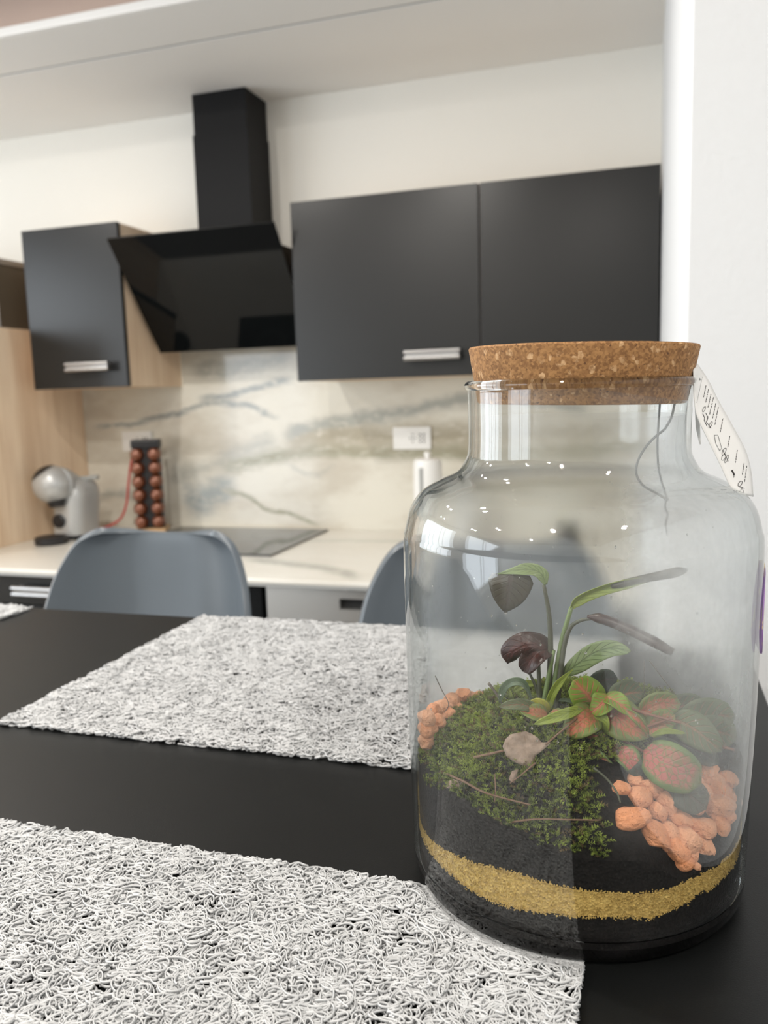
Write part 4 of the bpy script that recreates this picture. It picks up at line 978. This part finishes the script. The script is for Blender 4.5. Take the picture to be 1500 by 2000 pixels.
# curled maroon leaf
leaf(tp, [A(1078, 1268, D0+0.002), A(1055, 1262, D0-0.002), A(1025, 1262, D0-0.006), A(1000, 1276, D0-0.004), A(992, 1296, D0)], 52, 'maroon', shape='round', fold=-0.5, tilt=-0.1, label='curled dark maroon leaf behind the stems')
leaf(tp, [A(1078, 1262, D0+0.004), A(1060, 1268, D0), A(1040, 1286, D0-0.004), A(1022, 1312, D0-0.002)], 44, 'maroon', shape='round', fold=0.5, tilt=0.2)
stem(tp, [A(1032, 1310, D0), A(1044, 1336, D0), A(1060, 1378, D0)], 0.0006, 0.0009, M_stemd)
stem(tp, [A(1052, 1262, D0), A(1052, 1310, D0), A(1056, 1385, D0)], 0.0008, 0.0012, M_stemd)
stem(tp, [A(1060, 1390, D0-0.001), A(1070, 1330, D0-0.001), A(1082, 1270, D0-0.001)], 0.0016, 0.0008, M_stemg)
stem(tp, [A(1072, 1392, D0+0.001), A(1084, 1345, D0+0.001), A(1090, 1290, D0+0.001)], 0.0020, 0.0009, M_stemg)
leaf(tp, [A(1100, 1318, D0), A(1128, 1298, D0-0.002), A(1160, 1276, D0-0.006), A(1195, 1266, D0-0.010), A(1232, 1272, D0-0.014)], 38, 'pale', shape='blade', fold=0.1, tilt=0.15, label='pale green leaf pointing right')
leaf(tp, [A(1068, 1396, D0-0.006), A(1076, 1362, D0-0.006), A(1092, 1334, D0-0.006), A(1120, 1306, D0-0.005)], 15, 'grass', shape='strap', fold=0.4, tilt=0.2)
leaf(tp, [A(976, 1372, D0), A(984, 1344, D0-0.001), A(1004, 1331, D0-0.003), A(1026, 1338, D0-0.003), A(1040, 1372, D0)], 15, 'greygreen', shape='strap', fold=0.3, label='small arched grey-green leaf at the left of the plant')
leaf(tp, [A(1048, 1336, D0+0.004), A(1026, 1336, D0+0.004), A(1002, 1352, D0+0.004)], 14, 'grass', shape='blade')
leaf(tp, [A(1085, 1368, D0-0.004), A(1110, 1368, D0-0.004), A(1146, 1382, D0-0.004)], 7, 'greygreen', shape='blade')
# fittonia
ft = plant('fittonia', 'low fittonia plant with pink-veined green leaves spreading to the right', 'plant')
def G(px, py, lf=0.008): return ground(px, py, lf, 0.0745)
def gl2(kind, base, tip, w_, lf=(0.008, 0.014), **kw):
    B = G(*base, lf[0]); T = G(*tip, lf[1]); mid = (B+T)/2+((CL-(B+T)/2).normalized())*(T-B).length*kw.pop('arch', 0.12)
    return leaf(ft, [B, mid, T], w_, kind, **kw)
Y1 = -0.016
leaf(ft, [A(1166, 1386, Y1), A(1148, 1358, Y1-0.004), A(1120, 1328, Y1-0.006)], 64, 'lime', shape='round', fold=0.12, label='lime green leaf with pink veins, standing upright')
leaf(ft, [A(1192, 1356, Y1-0.004), A(1176, 1376, Y1-0.008), A(1152, 1394, Y1-0.008)], 44, 'lime', fold=0.35, tilt=0.3, wave=0.15)
leaf(ft, [A(1182, 1360, Y1-0.004), A(1206, 1372, Y1-0.010), A(1236, 1398, Y1-0.012)], 34, 'lime', fold=0.5, tilt=-0.4, wave=0.15)
leaf(ft, [A(1170, 1392, Y1-0.008), A(1176, 1412, Y1-0.010), A(1178, 1436, Y1-0.008)], 30, 'grass', fold=0.5, tilt=0.2, wave=0.1)
leaf(ft, [A(1184, 1384, Y1-0.002), A(1218, 1408, Y1-0.008), A(1268, 1440, Y1-0.008)], 74, 'mixed', fold=0.15, label='broad mottled pink and green leaf in the middle')
leaf(ft, [A(1166, 1392, Y1-0.006), A(1138, 1408, Y1-0.014), A(1100, 1440, Y1-0.014)], 62, 'mixed', fold=0.2, tilt=0.2)
leaf(ft, [A(1262, 1434, Y1-0.008), A(1288, 1412, Y1-0.006), A(1318, 1396, Y1-0.004)], 42, 'mixed', shape='round', fold=0.15)
leaf(ft, [A(1272, 1436, Y1-0.012), A(1300, 1428, Y1-0.014), A(1340, 1432, Y1-0.012)], 10, 'grass', shape='blade', fold=0.1)
leaf(ft, [A(1222, 1386, Y1-0.016), A(1246, 1404, Y1-0.018), A(1268, 1434, Y1-0.016)], 18, 'mixed', shape='blade', fold=0.4, tilt=0.5)
leaf(ft, [A(1312, 1402, Y1-0.002), A(1356, 1424, Y1-0.008), A(1410, 1468, Y1-0.012)], 60, 'olive', shape='blade', fold=0.1, label='long olive leaf pressed towards the right of the glass')
leaf(ft, [A(1330, 1412, Y1+0.010), A(1380, 1400, Y1+0.008), A(1436, 1398, Y1+0.004)], 66, 'olive', shape='round', fold=0.1)
leaf(ft, [A(1350, 1430, Y1+0.006), A(1396, 1428, Y1+0.002), A(1440, 1440, Y1)], 56, 'olive', shape='round', fold=0.1)
leaf(ft, [A(1256, 1468, Y1-0.018), A(1308, 1496, Y1-0.026), A(1370, 1530, Y1-0.026)], 82, 'pink', shape='round', fold=0.08, wave=0.06, label='large pink leaf with a green margin, above the pebble heap')
leaf(ft, [A(1300, 1520, Y1-0.020), A(1340, 1548, Y1-0.026), A(1380, 1580, Y1-0.027)], 62, 'dark', shape='round', fold=0.1, label='dull dark green leaf lying on the pebbles')
leaf(ft, [A(1146, 1462, Y1-0.014), A(1168, 1486, Y1-0.022), A(1204, 1506, Y1-0.022)], 34, 'pink', fold=0.1)
leaf(ft, [A(1176, 1462, Y1-0.014), A(1192, 1480, Y1-0.018), A(1214, 1494, Y1-0.018)], 40, 'maroon', fold=0.1)
leaf(ft, [A(1206, 1462, Y1-0.014), A(1228, 1480, Y1-0.020), A(1248, 1514, Y1-0.022)], 44, 'pink', fold=0.1, tilt=-0.3)
leaf(ft, [A(1218, 1478, Y1-0.014), A(1236, 1494, Y1-0.021), A(1252, 1518, Y1-0.022)], 36, 'dark', fold=0.1, tilt=-0.2)
leaf(ft, [A(1172, 1422, Y1-0.008), A(1156, 1436, Y1-0.012), A(1132, 1452, Y1-0.012)], 30, 'mixed', fold=0.2)
leaf(ft, [A(1190, 1430, Y1-0.008), A(1168, 1446, Y1-0.012), A(1150, 1456, Y1-0.012)], 26, 'olive', fold=0.2)
leaf(ft, [A(1072, 1394, Y1-0.004), A(1054, 1378, Y1-0.006), A(1030, 1374, Y1-0.006)], 28, 'yellow', fold=0.3, label='small yellow leaf at the foot of the tall plant')
leaf(ft, [A(1070, 1396, Y1-0.008), A(1046, 1392, Y1-0.010), A(1012, 1384, Y1-0.010)], 34, 'mixed', fold=0.3, tilt=0.3)
leaf(ft, [A(1064, 1392, Y1-0.006), A(1020, 1376, Y1-0.010), A(974, 1380, Y1-0.010)], 22, 'olive', shape='blade', fold=0.3)
leaf(ft, [A(1140, 1382, Y1-0.010), A(1100, 1396, Y1-0.016), A(1042, 1415, Y1-0.018)], 20, 'grass', shape='blade', fold=0.3, wave=0.12)
leaf(ft, [A(1080, 1386, Y1-0.008), A(1086, 1400, Y1-0.010), A(1078, 1420, Y1-0.010)], 30, 'mixed', fold=0.3)
leaf(ft, [A(1196, 1376, Y1+0.010), A(1220, 1356, Y1+0.012), A(1256, 1352, Y1+0.014)], 50, 'olive', shape='round')
leaf(ft, [A(1150, 1352, Y1+0.018), A(1176, 1330, Y1+0.020), A(1206, 1324, Y1+0.022)], 40, 'dark', shape='round')
leaf(ft, [A(1250, 1394, Y1+0.008), A(1286, 1376, Y1+0.008), A(1330, 1374, Y1+0.010)], 44, 'mixed', shape='round')
leaf(ft, [A(1300, 1398, Y1+0.016), A(1336, 1378, Y1+0.016), A(1376, 1374, Y1+0.016)], 42, 'olive', shape='round')
leaf(ft, [A(1330, 1452, Y1), A(1370, 1470, Y1-0.004), A(1404, 1492, Y1-0.006)], 40, 'dark', shape='blade')
leaf(ft, [A(1270, 1452, Y1-0.006), A(1300, 1462, Y1-0.010), A(1340, 1470, Y1-0.010)], 40, 'dark', shape='blade')
for a_, b_, c_ in (((1170, 1390), (1174, 1430), (1168, 1470)), ((1180, 1400), (1210, 1440), (1256, 1468)), ((1190, 1395), (1250, 1420), (1312, 1402)), ((1172, 1440), (1190, 1480), (1215, 1530)), ((1340, 1430), (1380, 1450), (1440, 1466)), ((1200, 1370), (1250, 1390), (1330, 1412))):
    stem(ft, [A(*a_, Y1-0.004), A(*b_, Y1-0.008), A(*c_, Y1-0.008)], 0.0008, 0.0006, M_stemr)

# ---- dry leaves and twigs
def m_dry(name, a, b_):
    m, nt, b = mat(name); c = coords(nt); n = noise_(nt, c, 220, 5, 0.65); n2 = noise_(nt, c, 50, 3)
    L(nt, mixc(nt, sstep(nt, math_(nt, 'ADD', math_(nt, 'MULTIPLY', n, .6), math_(nt, 'MULTIPLY', n2, .4)), .3, .7), a, b_), b.inputs['Base Color']); b.inputs['Roughness'].default_value = 0.8; bump(nt, b, n, 0.0005, 0.8); return m
M_dry = m_dry('dry_birch_leaf', (0.11, 0.075, 0.05), (0.30, 0.225, 0.175)); M_dry2 = m_dry('dull_dry_leaf', (0.14, 0.10, 0.07), (0.34, 0.24, 0.19))
def dryleaf(pix, lf, m, label, bulge=0.0007):
    P3 = [ground(x, y, lf, 0.0745) for x, y in pix]; c = sum(P3, Vector())/len(P3); dep = (c-CL).length
    P3 = [CL+(p-CL).normalized()*(dep+((p-CL).length-dep)*0.35) for p in P3]; c = sum(P3, Vector())/len(P3)
    vn = (CL-c).normalized(); n = len(P3); vs = [c+vn*bulge]; rings = 5
    for k in range(1, rings+1):
        for i, p in enumerate(P3):
            q = P3[(i+1) % n]
            for h in (0, 0.5):
                e = p.lerp(q, h); f = k/rings; v = c.lerp(e, f)+vn*(bulge*(1-f)+0.0020*noise.noise(c.lerp(e, f)*260)*(0.4+0.6*f)); vs.append(inward(v))
    nn = 2*n; fs = [(0, 1+i, 1+(i+1) % nn) for i in range(nn)]
    for k in range(rings-1):
        for i in range(nn): j = (i+1) % nn; fs.append((1+k*nn+i, 1+(k+1)*nn+i, 1+(k+1)*nn+j, 1+k*nn+j))
    o = MB().add(vs, fs).build('dry_leaf', m, smooth='all'); md = o.modifiers.new('t', 'SOLIDIFY'); md.thickness = 0.0003
    jarobj(o); return tag(o, label, 'leaf')
dl = dryleaf([(982, 1458), (988, 1444), (997, 1435), (1010, 1432), (1027, 1428), (1040, 1434), (1050, 1441), (1058, 1450), (1076, 1451), (1062, 1464), (1046, 1476), (1040, 1490), (1034, 1499), (1018, 1494), (1004, 1488), (990, 1478)], 0.0075, M_dry, 'curled greyish-brown dry birch leaf lying on the moss in front of the plants')
MB().tube([inward(p) for p in spline([ground(1066, 1454, 0.0085, .0745), ground(1092, 1432, 0.010, .0745), ground(1128, 1402, 0.013, .0745)], 5)], 0.00045, 6).build('stalk', M_twig, dl, smooth='all')
dryleaf([(866, 1538), (872, 1528), (886, 1522), (900, 1526), (914, 1534), (922, 1544), (906, 1552), (894, 1548), (884, 1550), (872, 1548)], 0.004, M_dry2, 'small brown leaf scrap where the moss meets the soil at the left')
dryleaf([(994, 1524), (1000, 1506), (1012, 1502), (1008, 1516), (1004, 1530)], 0.005, M_dry2, 'narrow dark leaf fragment just below the birch leaf')
dryleaf([(1012, 1634), (1020, 1626), (1036, 1628), (1046, 1636), (1030, 1644), (1016, 1642)], 0.003, M_dry2, 'brown leaf crumb low on the moss front against the black soil')
def twig(pix, r, label, lf=0.006, m=None, dep=None, name='twig'):
    C = [inward(p, 0.0765) for p in spline([(A(x, y, dep) if dep is not None else ground(x, y, lf, 0.0755)) for x, y in pix], 6)]
    o = MB().tube(C, [r*(1-0.4*i/(len(C)-1)) for i in range(len(C))], 7).build(name, m or M_twig, smooth='all'); jarobj(o); return tag(o, label, 'twig')
twig([(872, 1512), (905, 1526), (942, 1546), (980, 1558), (1036, 1572)], 0.00062, 'long reddish-brown twig slanting down across the moss front')
twig([(958, 1618), (1000, 1606), (1050, 1600), (1110, 1601), (1172, 1602)], 0.00050, 'thin pale twig lying level low across the moss')
twig([(904, 1580), (924, 1592), (944, 1610), (966, 1622)], 0.00055, 'short reddish twig at the left edge of the black soil')
twig([(926, 1480), (952, 1474), (984, 1466)], 0.00085, 'thick stubby twig pointing at the birch leaf from the left')
twig([(850, 1320), (862, 1346), (876, 1374), (868, 1392)], 0.00028, 'fine straight needle standing up at the left', dep=-0.002, m=M_needle)
twig([(954, 1334), (966, 1350), (976, 1366), (986, 1384)], 0.00080, 'dark curved stub sticking up left of the arched leaf', dep=-0.006, m=M_needle)
twig([(1160, 1500), (1186, 1522), (1204, 1546), (1212, 1568)], 0.00060, 'dark root curving down to the left of the pebble heap', m=M_stemd)
twig([(1258, 1290), (1258, 1340), (1256, 1384)], 0.00022, 'hair-thin upright fibre in the fogged right half', dep=0.010, m=M_needle)
twig([(1268, 1290), (1300, 1332), (1330, 1370)], 0.00026, 'hair-thin slanting fibre in the fogged right half', dep=0.012, m=M_needle)
twig([(966, 1512), (968, 1540), (966, 1566)], 0.00035, 'thin upright stalk in the middle of the moss front')
twig([(1046, 1490), (1020, 1512), (996, 1530)], 0.00040, 'thin brown twig under the birch leaf')
twig([(930, 1635), (960, 1640), (1000, 1640)], 0.00040, 'short dark twig on the black soil left of the leaf crumb')

# ---- paper tag on its string
def m_paper(): return simple('white_card', (0.70, 0.70, 0.685), 0.6, var=0.02)
M_paper = m_paper(); M_string = simple('grey_string', (0.20, 0.21, 0.21), 0.8, var=0.2, vscale=900); M_ink = simple('black_ink', (0.02, 0.02, 0.02), 0.6)
YT = 0.404
Lp = [(1354, 722), (1357, 792), (1366, 824), (1389, 872), (1410, 915), (1426, 949), (1445, 963)]
Rp = [(1362, 711), (1384, 744), (1403, 782), (1432, 834), (1456, 880), (1467, 922), (1471, 970)]
def TW(px, py, k): return atY(px, py, YT-0.010+0.014*k)     # the card runs from the near left edge to the far right edge
tgo = thing('paper_tag', atY(1360, 735, YT), 'white paper care tag hanging from the jar neck, resting on its right shoulder', 'tag')
org = tuple(tgo.location)
LA = spline([TW(x, y, 0) for x, y in Lp], 6); RA = spline([TW(x, y, 1) for x, y in Rp], 6)
nvx = 7; vs = []
for a_, b_ in zip(LA, RA):
    for j in range(nvx): vs.append(a_.lerp(b_, j/(nvx-1)))
m_ = len(LA)
card = MB().add(vs, [(i*nvx+j, i*nvx+j+1, (i+1)*nvx+j+1, (i+1)*nvx+j) for i in range(m_-1) for j in range(nvx-1)]).build('card', M_paper, tgo, smooth='all', org=org)
md = card.modifiers.new('t', 'SOLIDIFY'); md.thickness = 0.0004; md.offset = 0
# printed lines and pictograms, a hair in front of the card
ink = MB()
def cp(s, q):
    i = s*(m_-1); k = min(int(i), m_-2); f = i-k; a_ = LA[k].lerp(LA[k+1], f); b_ = RA[k].lerp(RA[k+1], f); p = a_.lerp(b_, q); return p+(CAM-p).normalized()*0.0006
def proj(p):
    d = p-CAM; z = d.dot(FWD); return 750+FPX*d.dot(RGT)/z, 1000-FPX*d.dot(UPV)/z
GRID = [(cp(i/150, j/30), proj(cp(i/150, j/30))) for i in range(151) for j in range(31)]
def onc(cx_, cy_):
    """point of the card for a spot of the 6.25x detail view whose corner is (1320, 680)"""
    x, y = 1320+cx_/6.25, 680+cy_/6.25; g = sorted(GRID, key=lambda q: (q[1][0]-x)**2+(q[1][1]-y)**2)[:4]
    ws = [1/(0.05+(q[1][0]-x)**2+(q[1][1]-y)**2) for q in g]; return sum((q[0]*w_ for q, w_ in zip(g, ws)), Vector())/sum(ws)
def stroke(pts, w_=0.00010): ink.tube([onc(*p) for p in pts], w_, 4)
def dashes(a_, b_, n, w_=0.00012):
    r5 = random.Random(int(a_[0]+b_[1]))
    for k in range(n):
        f0, f1 = k/n, (k+0.6+0.3*r5.random())/n; stroke([(a_[0]+(b_[0]-a_[0])*f, a_[1]+(b_[1]-a_[1])*f) for f in (f0, f1)], w_)
dashes((325, 350), (255, 670), 14, 0.00007)
for a_, b_ in (((368, 455), (338, 600)), ((400, 500), (362, 670)), ((430, 560), (392, 725)), ((460, 600), (412, 810)), ((490, 670), (448, 865)), ((520, 720), (475, 940))): dashes(a_, b_, 6, 0.00014)
for a_, b_ in (((575, 860), (540, 1040)), ((660, 1070), (635, 1215)), ((752, 1245), (725, 1410)), ((835, 1405), (810, 1550)), ((868, 1435), (838, 1640))): dashes(a_, b_, 5, 0.00013)
def ring(cx_, cy_, r1, r2, w_=0.0001): stroke([(cx_+r1*math.cos(a)-0.4*r2*math.sin(a), cy_+r2*math.sin(a)) for a in [2*PI*j/10 for j in range(11)]], w_)
ring(345, 745, 14, 34); stroke([(330, 800), (352, 850), (345, 880), (378, 945)], 0.00013); stroke([(365, 790), (392, 850), (380, 890)], 0.00011); stroke([(392, 830), (372, 900), (430, 975)], 0.00012); ring(425, 935, 16, 40)
stroke([(470, 1065), (515, 1060), (560, 1220), (535, 1255), (488, 1165), (470, 1065)])
ring(590, 1262, 20, 44); ring(585, 1330, 22, 40); ring(622, 1350, 16, 50); stroke([(570, 1240), (640, 1380)])
stroke([(682, 1490), (700, 1520), (712, 1548)], 0.00042); stroke([(712, 1548), (706, 1580)], 0.00012)
ring(785, 1655, 22, 34, 0.00013); stroke([(770, 1690), (810, 1705), (832, 1765)], 0.00014); stroke([(790, 1735), (812, 1700), (838, 1715)], 0.00011)
ink.build('printing', M_ink, tgo, org=org)['label'] = 'fine black printed lines and small pictograms'
vs = [atY(x, y, YT+0.008) for x, y in ((1357, 796), (1359, 836), (1366, 868), (1369, 868), (1367, 830), (1362, 796))]
c2 = MB().add(vs, [(0, 1, 4, 5), (1, 2, 3, 4)]).build('back_card', M_paper, tgo, org=org); md = c2.modifiers.new('t', 'SOLIDIFY'); md.thickness = 0.0005
# string: over the rim beside the cork, then hanging in a loop inside the neck
YS = 0.385
def SP(px, py, y=YS): return atY(px, py, y)
st = MB()
st.tube(spline([SP(1368, 742, 0.402), SP(1352, 733, 0.402), SP(1340, 742, 0.400), SP(1326, 765, 0.392), SP(1318, 788, 0.388), SP(1311, 816), SP(1298, 838), SP(1281, 852), SP(1262, 872), SP(1246, 900), SP(1243, 926), SP(1256, 948), SP(1280, 962), SP(1298, 973)], 6), 0.00052, 6)
st.tube(spline([SP(1289, 786, 0.388), SP(1286, 830), SP(1284, 870), SP(1286, 910), SP(1292, 940), SP(1301, 970), SP(1299, 990), SP(1304, 1005), SP(1300, 1024), SP(1303, 1044)], 6), 0.00052, 6)
st.build('string', M_string, tgo, smooth='all', org=org)
bm = bmesh.new(); bmesh.ops.create_icosphere(bm, subdivisions=2, radius=0.0011); MB().bm(bm, Matrix.Translation(SP(1302, 975))).build('knot', M_string, tgo, smooth='all', org=org)
bm = bmesh.new(); bmesh.ops.create_icosphere(bm, subdivisions=2, radius=0.0014); MB().bm(bm, Matrix.Translation(SP(1353, 734, 0.400)) @ Matrix.Diagonal((1.4, 1, .7, 1))).build('knot', M_ink, tgo, smooth='all', org=org)
